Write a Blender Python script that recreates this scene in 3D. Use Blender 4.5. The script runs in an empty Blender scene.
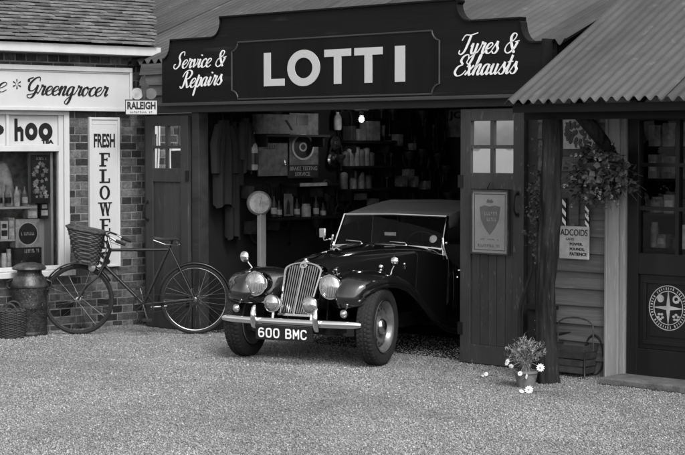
import bpy, math, random
import numpy as np
from mathutils import Vector, Matrix
random.seed(7); np.random.seed(7)
PI = math.pi
scene = bpy.context.scene
COL = scene.collection
R = math.radians

# ------------------------------------------------------------------ camera
FPX, HOR, EYE = 1700.0, 145.0, 1.75
PITCH = math.atan((227.5 - HOR) / FPX)
cam_d = bpy.data.cameras.new("camera"); cam = bpy.data.objects.new("camera", cam_d); COL.objects.link(cam)
cam.location = (0, 0, EYE); cam.rotation_euler = (PI/2 - PITCH, 0, 0)
cam_d.sensor_width = 36; cam_d.lens = FPX / 685 * 36; cam_d.clip_end = 2000; cam_d.clip_start = 0.1
scene.camera = cam

# frames: origin + direction of local x; local y points into the building, away from the yard
FR = {'world': ((0.0, 0.0), 0.0),
      'garage': ((-1.892, 16.390), R(-43.28)),
      'shop': ((-1.920, 16.640), R(38.0))}
def fpoint(fr, x, y):
    (ox, oy), a = FR[fr]; c, s = math.cos(a), math.sin(a)
    return (ox + x*c - y*s, oy + x*s + y*c)
FR['inside'] = (fpoint('garage', .74, .02), R(46.72))      # left inner wall of the garage

def at(fr, px, py, b=0.0):
    """a measured spot of the photograph on the plane y=b of a frame -> (x, z) in metres"""
    (ox, oy), a = FR[fr]; s, c = math.sin(a), math.cos(a)
    u = (px-342.5)/FPX; v = (227.5-py)/FPX
    r = (u, math.cos(PITCH)+v*math.sin(PITCH), -math.sin(PITCH)+v*math.cos(PITCH))
    t = (b - s*ox + c*oy) / (-s*r[0] + c*r[1])
    p = (r[0]*t-ox, r[1]*t-oy)
    return (p[0]*c+p[1]*s, r[2]*t+EYE)

# ------------------------------------------------------------------ materials
MATS = {}
def M(name, v, rough=.6, metal=0., var=.25, scale=6., stretch=(1, 1, 1), bump=0., bscale=60., coat=0., emit=0., speck=0., spec=.3, fine=.0):
    if name in MATS: return MATS[name]
    m = bpy.data.materials.new(name); m.use_nodes = True; n = m.node_tree.nodes; l = m.node_tree.links
    p = n['Principled BSDF']
    p.inputs['Roughness'].default_value = rough; p.inputs['Metallic'].default_value = metal
    p.inputs['Specular IOR Level'].default_value = spec
    if coat: p.inputs['Coat Weight'].default_value = coat; p.inputs['Coat Roughness'].default_value = .04
    tc = n.new('ShaderNodeTexCoord'); mp = n.new('ShaderNodeMapping'); l.new(tc.outputs['Object'], mp.inputs['Vector'])
    mp.inputs['Scale'].default_value = stretch
    nz = n.new('ShaderNodeTexNoise'); nz.inputs['Scale'].default_value = scale; nz.inputs['Detail'].default_value = 8; nz.inputs['Roughness'].default_value = .65
    l.new(mp.outputs[0], nz.inputs['Vector'])
    mr = n.new('ShaderNodeMapRange'); mr.inputs['From Min'].default_value = .3; mr.inputs['From Max'].default_value = .7
    mr.inputs['To Min'].default_value = v*(1-var); mr.inputs['To Max'].default_value = v*(1+var); l.new(nz.outputs['Fac'], mr.inputs['Value'])
    out = mr.outputs[0]
    if speck:      # sparse chips / lichen of a shape of their own
        n2 = n.new('ShaderNodeTexNoise'); n2.inputs['Scale'].default_value = scale*7; n2.inputs['Detail'].default_value = 4
        l.new(mp.outputs[0], n2.inputs['Vector'])
        r2 = n.new('ShaderNodeMapRange'); r2.inputs['From Min'].default_value = .63; r2.inputs['From Max'].default_value = .70
        r2.inputs['To Min'].default_value = 0; r2.inputs['To Max'].default_value = speck; l.new(n2.outputs['Fac'], r2.inputs['Value'])
        ad = n.new('ShaderNodeMath'); ad.operation = 'ADD'; l.new(out, ad.inputs[0]); l.new(r2.outputs[0], ad.inputs[1]); out = ad.outputs[0]
    at_ = n.new('ShaderNodeAttribute'); at_.attribute_name = 'tone'
    sub = n.new('ShaderNodeMath'); sub.operation = 'ADD'; l.new(at_.outputs['Fac'], sub.inputs[0]); sub.inputs[1].default_value = 1.0
    mu = n.new('ShaderNodeMath'); mu.operation = 'MULTIPLY'; l.new(out, mu.inputs[0]); l.new(sub.outputs[0], mu.inputs[1])
    mu.use_clamp = True
    l.new(mu.outputs[0], p.inputs['Base Color'])
    rr = n.new('ShaderNodeMapRange'); rr.inputs['To Min'].default_value = max(0.02, rough*.8); rr.inputs['To Max'].default_value = min(1, rough*1.25)
    l.new(nz.outputs['Fac'], rr.inputs['Value'])
    if rough > .12: l.new(rr.outputs[0], p.inputs['Roughness'])
    if bump:
        nb = n.new('ShaderNodeTexNoise'); nb.inputs['Scale'].default_value = bscale; nb.inputs['Detail'].default_value = 5
        l.new(mp.outputs[0], nb.inputs['Vector'])
        bp = n.new('ShaderNodeBump'); bp.inputs['Strength'].default_value = bump; bp.inputs['Distance'].default_value = .01
        l.new(nb.outputs['Fac'], bp.inputs['Height']); l.new(bp.outputs[0], p.inputs['Normal'])
    if emit:
        p.inputs['Emission Color'].default_value = (1, 1, 1, 1); p.inputs['Emission Strength'].default_value = emit
    MATS[name] = m; return m

def glass(name, tint=1.0, refl=.0, ior=1.5):
    m = bpy.data.materials.new(name); m.use_nodes = True; n = m.node_tree.nodes; l = m.node_tree.links
    n.remove(n['Principled BSDF'])
    tr = n.new('ShaderNodeBsdfTransparent'); tr.inputs[0].default_value = (tint, tint, tint, 1)
    gl = n.new('ShaderNodeBsdfGlossy'); gl.inputs['Roughness'].default_value = .02; gl.inputs[0].default_value = (.95, .95, .95, 1)
    nz = n.new('ShaderNodeTexNoise'); nz.inputs['Scale'].default_value = 3.0
    tc = n.new('ShaderNodeTexCoord'); l.new(tc.outputs['Object'], nz.inputs['Vector'])
    bp = n.new('ShaderNodeBump'); bp.inputs['Strength'].default_value = .12; bp.inputs['Distance'].default_value = .01
    l.new(nz.outputs['Fac'], bp.inputs['Height']); l.new(bp.outputs[0], gl.inputs['Normal'])
    fr = n.new('ShaderNodeFresnel'); fr.inputs['IOR'].default_value = ior
    ad = n.new('ShaderNodeMath'); ad.operation = 'ADD'; ad.inputs[1].default_value = refl; ad.use_clamp = True
    l.new(fr.outputs[0], ad.inputs[0])
    mx = n.new('ShaderNodeMixShader'); l.new(ad.outputs[0], mx.inputs[0]); l.new(tr.outputs[0], mx.inputs[1]); l.new(gl.outputs[0], mx.inputs[2])
    l.new(mx.outputs[0], n['Material Output'].inputs['Surface'])
    MATS[name] = m; return m

WOOD = (1, 1, .12)   # grain running up
WOODH = (.12, 1, 1)  # grain running along
M('tin_roof', .062, .38, .35, .32, 2.6, (1, .12, 1), .1, 30, speck=.03, spec=.5)
M('roof_tile', .10, .8, 0, .45, 9, bump=.5, bscale=60, speck=.12)
M('brick', .062, .9, 0, .6, 18, bump=.9, bscale=120)
M('mortar', .16, .95, 0, .6, 7, bump=.4, bscale=150)
M('white_paint', .46, .45, 0, .09, 5, WOOD, .08, 60)
M('sign_white', .44, .42, 0, .06, 4)
M('grey_door', .036, .5, 0, .32, 5, (1, 1, .3), .25, 60, speck=.05)
M('grey_door_left', .03, .5, 0, .22, 5, WOOD, .2, 60, speck=.03)
M('dark_board', .0075, .55, 0, .75, 1.6, WOODH, .2, 50, spec=.12, speck=.012)
M('panel_board', .006, .5, 0, .4, 4, WOOD, .15, 50, spec=.12)
M('board_trim', .035, .45, 0, .3, 6, WOODH)
M('beam_wood', .028, .6, 0, .4, 6, WOODH, .3, 40)
M('weatherboard', .085, .7, 0, .6, 6, (.08, 1, 1.4), .7, 40, speck=.05)
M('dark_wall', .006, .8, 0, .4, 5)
M('shop_dark_paint', .010, .3, 0, .3, 5, WOOD)
M('post_paint', .24, .6, 0, .25, 7, WOOD, .3, 50, speck=.08)
M('bark', .016, .95, 0, .9, 14, (1, 1, .14), 1.0, 30, speck=.03, spec=.1)
M('letter_white', .75, .4, 0, .05, 8)
M('letter_grey', .46, .4, 0, .03, 8)
M('letter_black', .012, .35, 0, .1, 8)
M('black_iron', .012, .4, .3, .3, 20)
M('car_paint', .009, .10, 0, .12, 3, coat=1.0, spec=.5)
M('car_paint_wing', .022, .12, 0, .12, 3, coat=1.0)
M('chrome', .78, .07, 1.0, .03, 20)
M('dull_chrome', .45, .22, 1.0, .1, 30)
M('lamp_lens', .55, .12, .9, .25, 18, bump=.5, bscale=30, coat=1)
M('rubber', .014, .75, 0, .35, 30, bump=.3, bscale=150)
M('wheel_disc', .13, .3, .3, .25, 15, coat=.4)
M('canvas', .15, .85, 0, .2, 12, bump=.4, bscale=200)
M('leather', .02, .5, 0, .3, 20, bump=.3, bscale=80)
M('wicker', .055, .7, 0, .4, 30, bump=.5, bscale=120)
M('wicker_dark', .04, .8, 0, .4, 30, bump=.5, bscale=120)
M('churn_metal', .025, .45, .35, .8, 14, bump=.7, bscale=40, speck=.14)
M('churn_shoulder', .06, .4, .5, .8, 14, bump=.3, bscale=50)
M('bike_paint', .01, .3, 0, .2, 20, coat=.3)
M('leaf', .04, .55, 0, .45, 12)
M('leaf_pale', .22, .6, 0, .35, 12)
M('petal', .78, .6, 0, .05, 20)
M('pale_goods', .30, .5, 0, .5, 11)
M('mid_goods', .13, .5, 0, .6, 14)
M('dark_goods', .03, .4, 0, .5, 14)
M('display_mid', .34, .5, 0, .6, 14)
M('display_pale', .55, .5, 0, .4, 11)
M('cloth', .02, .9, 0, .3, 10, (1, 1, .25), .5, 40)
M('cloth_pale', .011, .9, 0, .3, 10, (1, 1, .25), .5, 40)
M('notice_paper', .22, .5, 0, .15, 6)
M('notice_ink', .10, .5, 0, .2, 12)
M('bulb', .9, .3, 0, 0, 5, emit=20)
M('enamel', .40, .35, 0, .3, 10, speck=.0)
M('stone_step', .11, .8, 0, .4, 12, bump=.5, bscale=60)
M('clay_pot', .13, .75, 0, .35, 16, bump=.4, bscale=70)
M('earth', .04, .95, 0, .4, 20, bump=.8, bscale=60)
glass('window_glass', .92, .0)
glass('pane_glass', .2, .96)
glass('car_glass', .7, .0, 1.2)
glass('door_glass', .7, .0, 1.4)

# ------------------------------------------------------------------ mesh builder
class MB:
    def __init__(s): s.v = []; s.f = []; s.t = []; s.tone = 0.0
    def add(s, vs, fs, tone=None):
        n = len(s.v); s.v += [tuple(p) for p in vs]; t = s.tone if tone is None else tone
        for f in fs: s.f.append([i+n for i in f]); s.t.append(t)
    def box(s, x0, x1, y0, y1, z0, z1, tone=None, jit=0):
        vs = [(x, y, z) for z in (z0, z1) for y in (y0, y1) for x in (x0, x1)]
        if jit: vs = [(x+random.uniform(-jit, jit), y+random.uniform(-jit, jit), z+random.uniform(-jit, jit)) for x, y, z in vs]
        s.add(vs, [(0, 2, 3, 1), (4, 5, 7, 6), (0, 1, 5, 4), (2, 6, 7, 3), (0, 4, 6, 2), (1, 3, 7, 5)], tone)
    def bar(s, a, b, w, h, tone=None, up=(0, 0, 1)):
        a = Vector(a); b = Vector(b); d = (b-a).normalized(); u = Vector(up)
        if abs(d.dot(u)) > .98: u = Vector((0, 1, 0))
        x = d.cross(u).normalized(); y = x.cross(d)
        vs = [p + x*i*w/2 + y*j*h/2 for p in (a, b) for j in (-1, 1) for i in (-1, 1)]
        s.add(vs, [(0, 1, 3, 2), (4, 6, 7, 5), (0, 4, 5, 1), (2, 3, 7, 6), (0, 2, 6, 4), (1, 5, 7, 3)], tone)
    def rings(s, rs, closed=True, caps=True, tone=None):
        k = len(rs[0]); vs = [p for r in rs for p in r]; fs = []
        for i in range(len(rs)-1):
            for j in range(k if closed else k-1):
                a = i*k+j; b = i*k+(j+1) % k; fs.append((a, b, b+k, a+k))
        if caps and closed: fs.append(tuple(range(k))[::-1]); fs.append(tuple((len(rs)-1)*k+j for j in range(k)))
        s.add(vs, fs, tone)
    def tube(s, pts, r, seg=8, tone=None, caps=True, flat=1.0):
        pts = [Vector(p) for p in pts]; n = len(pts); rr = r if isinstance(r, (list, tuple)) else [r]*n
        up = Vector((0, 0, 1)); rs = []; prev = None
        for i in range(n):
            d = (pts[min(i+1, n-1)]-pts[max(i-1, 0)]).normalized()
            if prev is None:
                u = up if abs(d.dot(up)) < .95 else Vector((0, 1, 0)); x = d.cross(u).normalized()
            else: x = (prev - d*prev.dot(d)).normalized()
            prev = x; y = d.cross(x)
            rs.append([pts[i]+(x*math.cos(a)+y*math.sin(a)*flat)*rr[i] for a in [2*PI*j/seg for j in range(seg)]])
        s.rings(rs, True, caps, tone)
    def lathe(s, prof, o, ax=(0, 0, 1), seg=24, tone=None, sx=1.0, caps=True):
        """prof: (radius, height along axis)"""
        ax = Vector(ax).normalized(); u = Vector((0, 0, 1)) if abs(ax.z) < .9 else Vector((1, 0, 0))
        x = u.cross(ax).normalized(); y = ax.cross(x); o = Vector(o)
        rs = [[o+ax*h+(x*math.cos(a)*sx+y*math.sin(a))*max(r, 1e-4) for a in [2*PI*j/seg for j in range(seg)]] for r, h in prof]
        s.rings(rs, True, caps, tone)
    def ball(s, c, r, seg=12, tone=None, sc=(1, 1, 1)):
        rs = []
        for i in range(seg//2+1):
            th = PI*i/(seg//2); q = max(math.sin(th), .01)
            rs.append([(c[0]+r*sc[0]*q*math.cos(2*PI*j/seg), c[1]+r*sc[1]*q*math.sin(2*PI*j/seg), c[2]-r*sc[2]*math.cos(th)) for j in range(seg)])
        s.rings(rs, True, True, tone)
    def slab(s, poly, y0, y1, tone=None):
        """polygon in (x,z), thickness y0 (front) .. y1"""
        k = len(poly); vs = [(x, y0, z) for x, z in poly]+[(x, y1, z) for x, z in poly]
        fs = [tuple(range(k)), tuple(range(2*k-1, k-1, -1))]+[(j, j+k, (j+1) % k+k, (j+1) % k) for j in range(k)]
        s.add(vs, fs, tone)
    def build(s, name, mat, parent=None, frame=None, base=None, smooth=False, bevel=0., sub=0, solid=0., ang=35):
        if parent is not None: base = BASE[parent.name]
        base = base or (0, 0, 0)
        me = bpy.data.meshes.new(name)
        me.from_pydata([(x-base[0], y-base[1], z-base[2]) for x, y, z in s.v], [], s.f); me.validate(); 
        if any(s.t) and len(me.polygons) == len(s.t):
            a = me.attributes.new('tone', 'FLOAT', 'FACE'); a.data.foreach_set('value', s.t)
        me.materials.append(MATS[mat]); me.update()
        import bmesh
        bm = bmesh.new(); bm.from_mesh(me); bmesh.ops.recalc_face_normals(bm, faces=bm.faces); bm.to_mesh(me); bm.free()
        if smooth:
            me.polygons.foreach_set('use_smooth', [True]*len(me.polygons)); me.set_sharp_from_angle(angle=R(ang))
        o = bpy.data.objects.new(name, me); COL.objects.link(o)
        if parent is not None: o.parent = parent; BASE[o.name] = base
        else:
            fr = frame or 'world'; x, y = fpoint(fr, base[0], base[1]); o.location = (x, y, base[2]); o.rotation_euler = (0, 0, FR[fr][1]); BASE[o.name] = base
        if solid: q = o.modifiers.new('solid', 'SOLIDIFY'); q.thickness = solid; q.offset = 0
        if bevel: q = o.modifiers.new('bevel', 'BEVEL'); q.width = bevel; q.segments = 2; q.limit_method = 'ANGLE'
        if sub: q = o.modifiers.new('sub', 'SUBSURF'); q.levels = sub; q.render_levels = sub
        return o
BASE = {}
def tag(o, label, cat=None, group=None, kind=None):
    if label: o['label'] = label
    if cat: o['category'] = cat
    if group: o['group'] = group
    if kind: o['kind'] = kind
    return o
def thing(name, label, cat, frame, base, group=None):
    o = bpy.data.objects.new(name, None); COL.objects.link(o); o.empty_display_size = .1
    x, y = fpoint(frame, base[0], base[1]); o.location = (x, y, base[2]); o.rotation_euler = (0, 0, FR[frame][1])
    BASE[o.name] = base; return tag(o, label, cat, group)
def simple(mb, name, mat, label, cat, frame, base, group=None, **k):
    return tag(mb.build(name, mat, frame=frame, base=base, **k), label, cat, group)

# ---- lettering
def text_into(mb, s, x0, x1, z0, z1, y, depth=.004, bold=0., shear=0., sag=0.):
    """s fitted exactly into the box x0..x1, z0..z1"""
    cu = bpy.data.curves.new('t', 'FONT'); cu.body = s; cu.offset = bold; cu.shear = shear; cu.resolution_u = 3; cu.extrude = .5
    ob = bpy.data.objects.new('t', cu); COL.objects.link(ob)
    dg = bpy.context.evaluated_depsgraph_get(); me = bpy.data.meshes.new_from_object(ob.evaluated_get(dg))
    vs = [v.co.copy() for v in me.vertices]; fs = [tuple(p.vertices) for p in me.polygons]
    bpy.data.objects.remove(ob); bpy.data.curves.remove(cu); bpy.data.meshes.remove(me)
    a0 = min(v.x for v in vs); a1 = max(v.x for v in vs); b0 = min(v.y for v in vs); b1 = max(v.y for v in vs)
    out = [(x0+(v.x-a0)/(a1-a0)*(x1-x0), y-(depth if v.z > 0 else 0), z0+(v.y-b0)/(b1-b0)*(z1-z0)) for v in vs]
    mb.add(out, fs)

GL = {
'e': (.62, [[(0, .35), (.35, .5), (.55, .8), (.4, 1.0), (.18, .85), (.08, .45), (.22, .08), (.45, .02), (.7, .25)]]),
'r': (.66, [[(0, .1), (.15, .6), (.2, 1.15)], [(.2, 1.15), (.28, .92), (.48, .98), (.46, .5), (.46, .15), (.58, .02), (.72, .25)]]),
'v': (.72, [[(0, .7), (.12, 1), (.22, .8), (.28, .05)], [(.28, .05), (.55, .4), (.62, .9), (.5, 1), (.75, .9)]]),
'i': (.45, [[(0, .3), (.2, 1)], [(.2, 1), (.19, .5), (.2, .15), (.32, .02), (.5, .25)], [(.24, 1.5), (.24, 1.34)]]),
'c': (.60, [[(.52, .78), (.45, 1), (.2, .85), (.08, .4), (.22, .05), (.45, .02), (.68, .28)]]),
'a': (.78, [[(.55, .85), (.4, 1), (.18, .85), (.08, .4), (.2, .02), (.42, .2), (.56, .9)], [(.56, 1), (.55, .6), (.54, .2), (.66, .02), (.82, .25)]]),
'p': (.74, [[(0, .3), (.2, 1.05)], [(.2, 1.35), (.2, .2), (.2, -.95)], [(.2, .5), (.4, 1), (.6, .85), (.58, .3), (.42, 0), (.25, .1)], [(.45, .02), (.75, .25)]]),
's': (.58, [[(0, .2), (.32, 1.15)], [(.32, 1.15), (.38, .7), (.54, .4), (.45, .05), (.2, .02), (.1, .2)], [(.4, .02), (.6, .2)]]),
'n': (.80, [[(0, .5), (.12, 1), (.18, .8), (.16, 0)], [(.16, .3), (.4, .97), (.57, .9), (.53, .2), (.64, .02), (.82, .25)]]),
'g': (.80, [[(.55, .85), (.4, 1), (.18, .85), (.08, .4), (.2, .02), (.42, .2), (.56, .9)], [(.56, 1), (.55, .2), (.53, -.5), (.38, -.95), (.12, -.75), (.3, -.3), (.85, .25)]]),
'o': (.70, [[(.4, 1), (.15, .8), (.1, .3), (.3, 0), (.52, .2), (.56, .7), (.4, 1), (.5, .8), (.75, .85)]]),
'y': (.80, [[(0, .7), (.12, 1), (.18, .3), (.32, .02), (.52, .3), (.58, 1)], [(.58, 1), (.56, .2), (.53, -.5), (.38, -.95), (.12, -.75), (.3, -.3), (.85, .25)]]),
'h': (.78, [[(0, .3), (.28, 1.3), (.34, 1.85), (.22, 1.85), (.16, 1), (.14, 0)], [(.14, .3), (.4, .97), (.56, .9), (.52, .2), (.64, .02), (.8, .25)]]),
'x': (.66, [[(0, .8), (.15, 1), (.3, .5), (.45, .02), (.7, .25)], [(.6, .95), (.3, .45), (.05, .05)]]),
'u': (.80, [[(0, .6), (.14, 1), (.14, .25), (.3, .02), (.5, .3), (.56, 1)], [(.56, 1), (.55, .6), (.54, .2), (.66, .02), (.82, .25)]]),
't': (.46, [[(0, .3), (.22, 1.1)], [(.25, 1.75), (.22, .9), (.2, .2), (.32, .02), (.5, .25)], [(.0, 1.1), (.5, 1.15)]]),
'S': (.98, [[(.92, 1.5), (.78, 1.95), (.42, 1.8), (.34, 1.3), (.58, .9), (.62, .35), (.35, .0), (.02, .1), (-.05, .45), (.15, .5)]]),
'R': (1.12, [[(.38, 1.8), (.36, .9), (.32, .2), (.12, 0), (-.08, .25)], [(-.05, 1.25), (.12, 1.75), (.6, 1.95), (.98, 1.6), (.82, 1.1), (.42, .95)], [(.45, .95), (.68, .45), (.9, .02), (1.15, .25)]]),
'T': (.95, [[(-.1, 1.3), (.08, 1.8), (.6, 1.8), (1.2, 2.0)], [(.62, 1.8), (.56, .9), (.46, .25), (.25, 0), (.0, .1), (-.02, .4)]]),
'E': (1.0, [[(.88, 1.5), (.74, 1.95), (.38, 1.85), (.25, 1.4), (.55, 1.05)], [(.55, 1.05), (.15, .85), (.02, .35), (.32, 0), (.75, .1), (1.0, .5)]]),
'G': (1.12, [[(.98, 1.5), (.82, 1.95), (.42, 1.75), (.12, 1.1), (.26, .5), (.62, .5), (.9, 1.05)], [(.9, 1.1), (.88, .4), (.7, -.25), (.35, -.3), (.2, -.02), (.6, .1), (1.1, .3)], [(.25, 1.9), (-.1, 1.7), (-.05, 1.4)]]),
'&': (1.15, [[(1.0, 1.0), (.85, .35), (.45, -.02), (.08, .25), (.15, .8), (.62, 1.2), (.7, 1.65), (.42, 1.8), (.28, 1.4), (.55, .7), (1.0, -.02)], [(.75, 1.0), (1.15, 1.1)]]),
' ': (.6, []),
}
def crom(pts, n=7):
    if len(pts) == 2: return [tuple(pts[0][k]+(pts[1][k]-pts[0][k])*i/4 for k in range(len(pts[0]))) for i in range(5)]
    P = [pts[0]]+list(pts)+[pts[-1]]; out = []
    for i in range(1, len(P)-2):
        p0, p1, p2, p3 = P[i-1:i+3]
        for j in range(n):
            t = j/n
            out.append(tuple(.5*((2*p1[k])+(-p0[k]+p2[k])*t+(2*p0[k]-5*p1[k]+4*p2[k]-p3[k])*t*t+(-p0[k]+3*p1[k]-3*p2[k]+p3[k])*t**3) for k in range(len(p1))))
    out.append(tuple(pts[-1])); return out
def script_into(mb, s, x0, x1, zb, xh, y, shear=.35, thick=.19, thin=.07, depth=.004, drop=0.):
    """brush script: baseline zb, x-height xh; x0..x1 overall width (drop: baseline change over the width)"""
    strokes = []; cx = 0
    for ch in s:
        adv, st = GL[ch]
        for k in st: strokes.append([(cx+px+pz*shear, pz) for px, pz in crom(k)])
        cx += adv
    a0 = min(p[0] for k in strokes for p in k); a1 = max(p[0] for k in strokes for p in k); sx = (x1-x0)/(a1-a0)
    for q, k in enumerate(strokes):
        pts = [(x0+(p[0]-a0)*sx, zb+p[1]*xh+drop*(p[0]-a0)/(a1-a0)) for p in k]; L = []; Rr = []
        for i, p in enumerate(pts):
            a = pts[max(i-1, 0)]; b = pts[min(i+1, len(pts)-1)]; dx, dz = b[0]-a[0], b[1]-a[1]; d = math.hypot(dx, dz) or 1e-6
            dx /= d; dz /= d
            w = (thin+(thick-thin)*max(0, -dz*.94-dx*.34*0)**1.5)*xh
            if i in (0, len(pts)-1): w *= .7
            L.append((p[0]-dz*w/2, p[1]+dx*w/2)); Rr.append((p[0]+dz*w/2, p[1]-dx*w/2))
        yy = y-depth-q*.00012
        vs = [(a, yy, b) for a, b in L]+[(a, yy, b) for a, b in Rr]+[(a, y, b) for a, b in L]+[(a, y, b) for a, b in Rr]; n = len(pts); fs = []
        for i in range(n-1):
            fs += [(i, i+1, n+i+1, n+i), (i, i+2*n, i+1+2*n, i+1), (n+i, n+i+1, 3*n+i+1, 3*n+i)]
        mb.add(vs, fs)
def ring_poly(cx, cz, rx, rz, n=32, a0=0, a1=2*PI):
    return [(cx+rx*math.cos(a0+(a1-a0)*i/n), cz+rz*math.sin(a0+(a1-a0)*i/n)) for i in range(n)]
def annulus(mb, cx, cz, rx, rz, tx, tz, y0, y1, n=36):
    o = ring_poly(cx, cz, rx, rz, n); i_ = ring_poly(cx, cz, rx-tx, rz-tz, n)
    vs = [(a, y0, b) for a, b in o]+[(a, y0, b) for a, b in i_]+[(a, y1, b) for a, b in o]+[(a, y1, b) for a, b in i_]; fs = []
    for j in range(n):
        k = (j+1) % n
        fs += [(j, k, n+k, n+j), (j, 2*n+j, 2*n+k, k), (n+j, n+k, 3*n+k, 3*n+j)]
    mb.add(vs, fs)
def marks(mb, x0, x1, z0, z1, y, n, depth=.002):
    """a row of illegible worn lettering"""
    w = (x1-x0)/n
    for i in range(n):
        if random.random() < .15: continue
        a = x0+i*w+w*.15; b = a+w*.6*random.uniform(.7, 1.1)
        if random.random() < .5: mb.box(a, a+(b-a)*.4, y-depth, y, z0, z1); mb.box(a+(b-a)*.41, b, y-depth, y, z0, z0+(z1-z0)*.35)
        else: mb.box(a, b, y-depth, y, z1-(z1-z0)*.4, z1); mb.box(b-(b-a)*.45, b, y-depth, y, z0, z1-(z1-z0)*.41)
def cushion(mb, cx, cy, cz, rx, ry, rz, e=.6): pass

exec_parts = []
# ------------------------------------------------------------------ world and sun
w = bpy.data.worlds.new("World"); scene.world = w; w.use_nodes = True
n = w.node_tree.nodes; l = w.node_tree.links; bg = n['Background']
sk = n.new('ShaderNodeTexSky'); sk.sky_type = 'NISHITA'; sk.sun_disc = False
SUN_EL, SUN_AZ = R(46), R(158)      # compass direction the light comes from: behind the camera, a little to its right
sk.sun_elevation = SUN_EL; sk.sun_rotation = SUN_AZ; sk.dust_density = 3.0
bwn = n.new('ShaderNodeRGBToBW'); l.new(sk.outputs[0], bwn.inputs[0]); l.new(bwn.outputs[0], bg.inputs[0]); bg.inputs[1].default_value = .15
sd = bpy.data.lights.new('sun', 'SUN'); sd.energy = 1.15; sd.angle = R(20); so = bpy.data.objects.new('sun', sd); COL.objects.link(so)
sdir = Vector((math.sin(SUN_AZ)*math.cos(SUN_EL), math.cos(SUN_AZ)*math.cos(SUN_EL), math.sin(SUN_EL)))
so.rotation_euler = sdir.to_track_quat('Z', 'Y').to_euler(); so.location = sdir*30
vs_ = scene.view_settings; vs_.view_transform = 'Standard'; vs_.look = 'None'; vs_.exposure = 1.0; vs_.gamma = 1.0; vs_.use_curve_mapping = False

# ------------------------------------------------------------------ gravel yard
def gravel_mat():
    m = bpy.data.materials.new('gravel'); m.use_nodes = True; n = m.node_tree.nodes; l = m.node_tree.links; p = n['Principled BSDF']
    p.inputs['Roughness'].default_value = .9
    tc = n.new('ShaderNodeTexCoord')
    vo = n.new('ShaderNodeTexVoronoi'); vo.inputs['Scale'].default_value = 85; l.new(tc.outputs['Object'], vo.inputs['Vector'])
    sp = n.new('ShaderNodeSeparateColor'); l.new(vo.outputs['Color'], sp.inputs[0])
    mr = n.new('ShaderNodeMapRange'); mr.inputs['To Min'].default_value = .10; mr.inputs['To Max'].default_value = .30; l.new(sp.outputs[0], mr.inputs['Value'])
    nz = n.new('ShaderNodeTexNoise'); nz.inputs['Scale'].default_value = .9; nz.inputs['Detail'].default_value = 6; l.new(tc.outputs['Object'], nz.inputs['Vector'])
    m2 = n.new('ShaderNodeMapRange'); m2.inputs['From Min'].default_value = .3; m2.inputs['From Max'].default_value = .7; m2.inputs['To Min'].default_value = .8; m2.inputs['To Max'].default_value = 1.15; l.new(nz.outputs['Fac'], m2.inputs['Value'])
    mu = n.new('ShaderNodeMath'); mu.operation = 'MULTIPLY'; l.new(mr.outputs[0], mu.inputs[0]); l.new(m2.outputs[0], mu.inputs[1]); l.new(mu.outputs[0], p.inputs['Base Color'])
    bp = n.new('ShaderNodeBump'); bp.inputs['Strength'].default_value = .9; bp.inputs['Distance'].default_value = .012; bp.invert = True
    l.new(vo.outputs['Distance'], bp.inputs['Height']); l.new(bp.outputs[0], p.inputs['Normal']); MATS['gravel'] = m
    m = bpy.data.materials.new('gravel_stone'); m.use_nodes = True; n = m.node_tree.nodes; l = m.node_tree.links; p = n['Principled BSDF']
    p.inputs['Roughness'].default_value = .85
    a = n.new('ShaderNodeAttribute'); a.attribute_name = 'tone'; l.new(a.outputs['Fac'], p.inputs['Base Color']); MATS['gravel_stone'] = m
gravel_mat()
g = MB(); g.add([(-600, -600, 0), (600, -600, 0), (600, 600, 0), (-600, 600, 0)], [(0, 1, 2, 3)])
tag(g.build('ground', 'gravel'), None, kind='structure')

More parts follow.
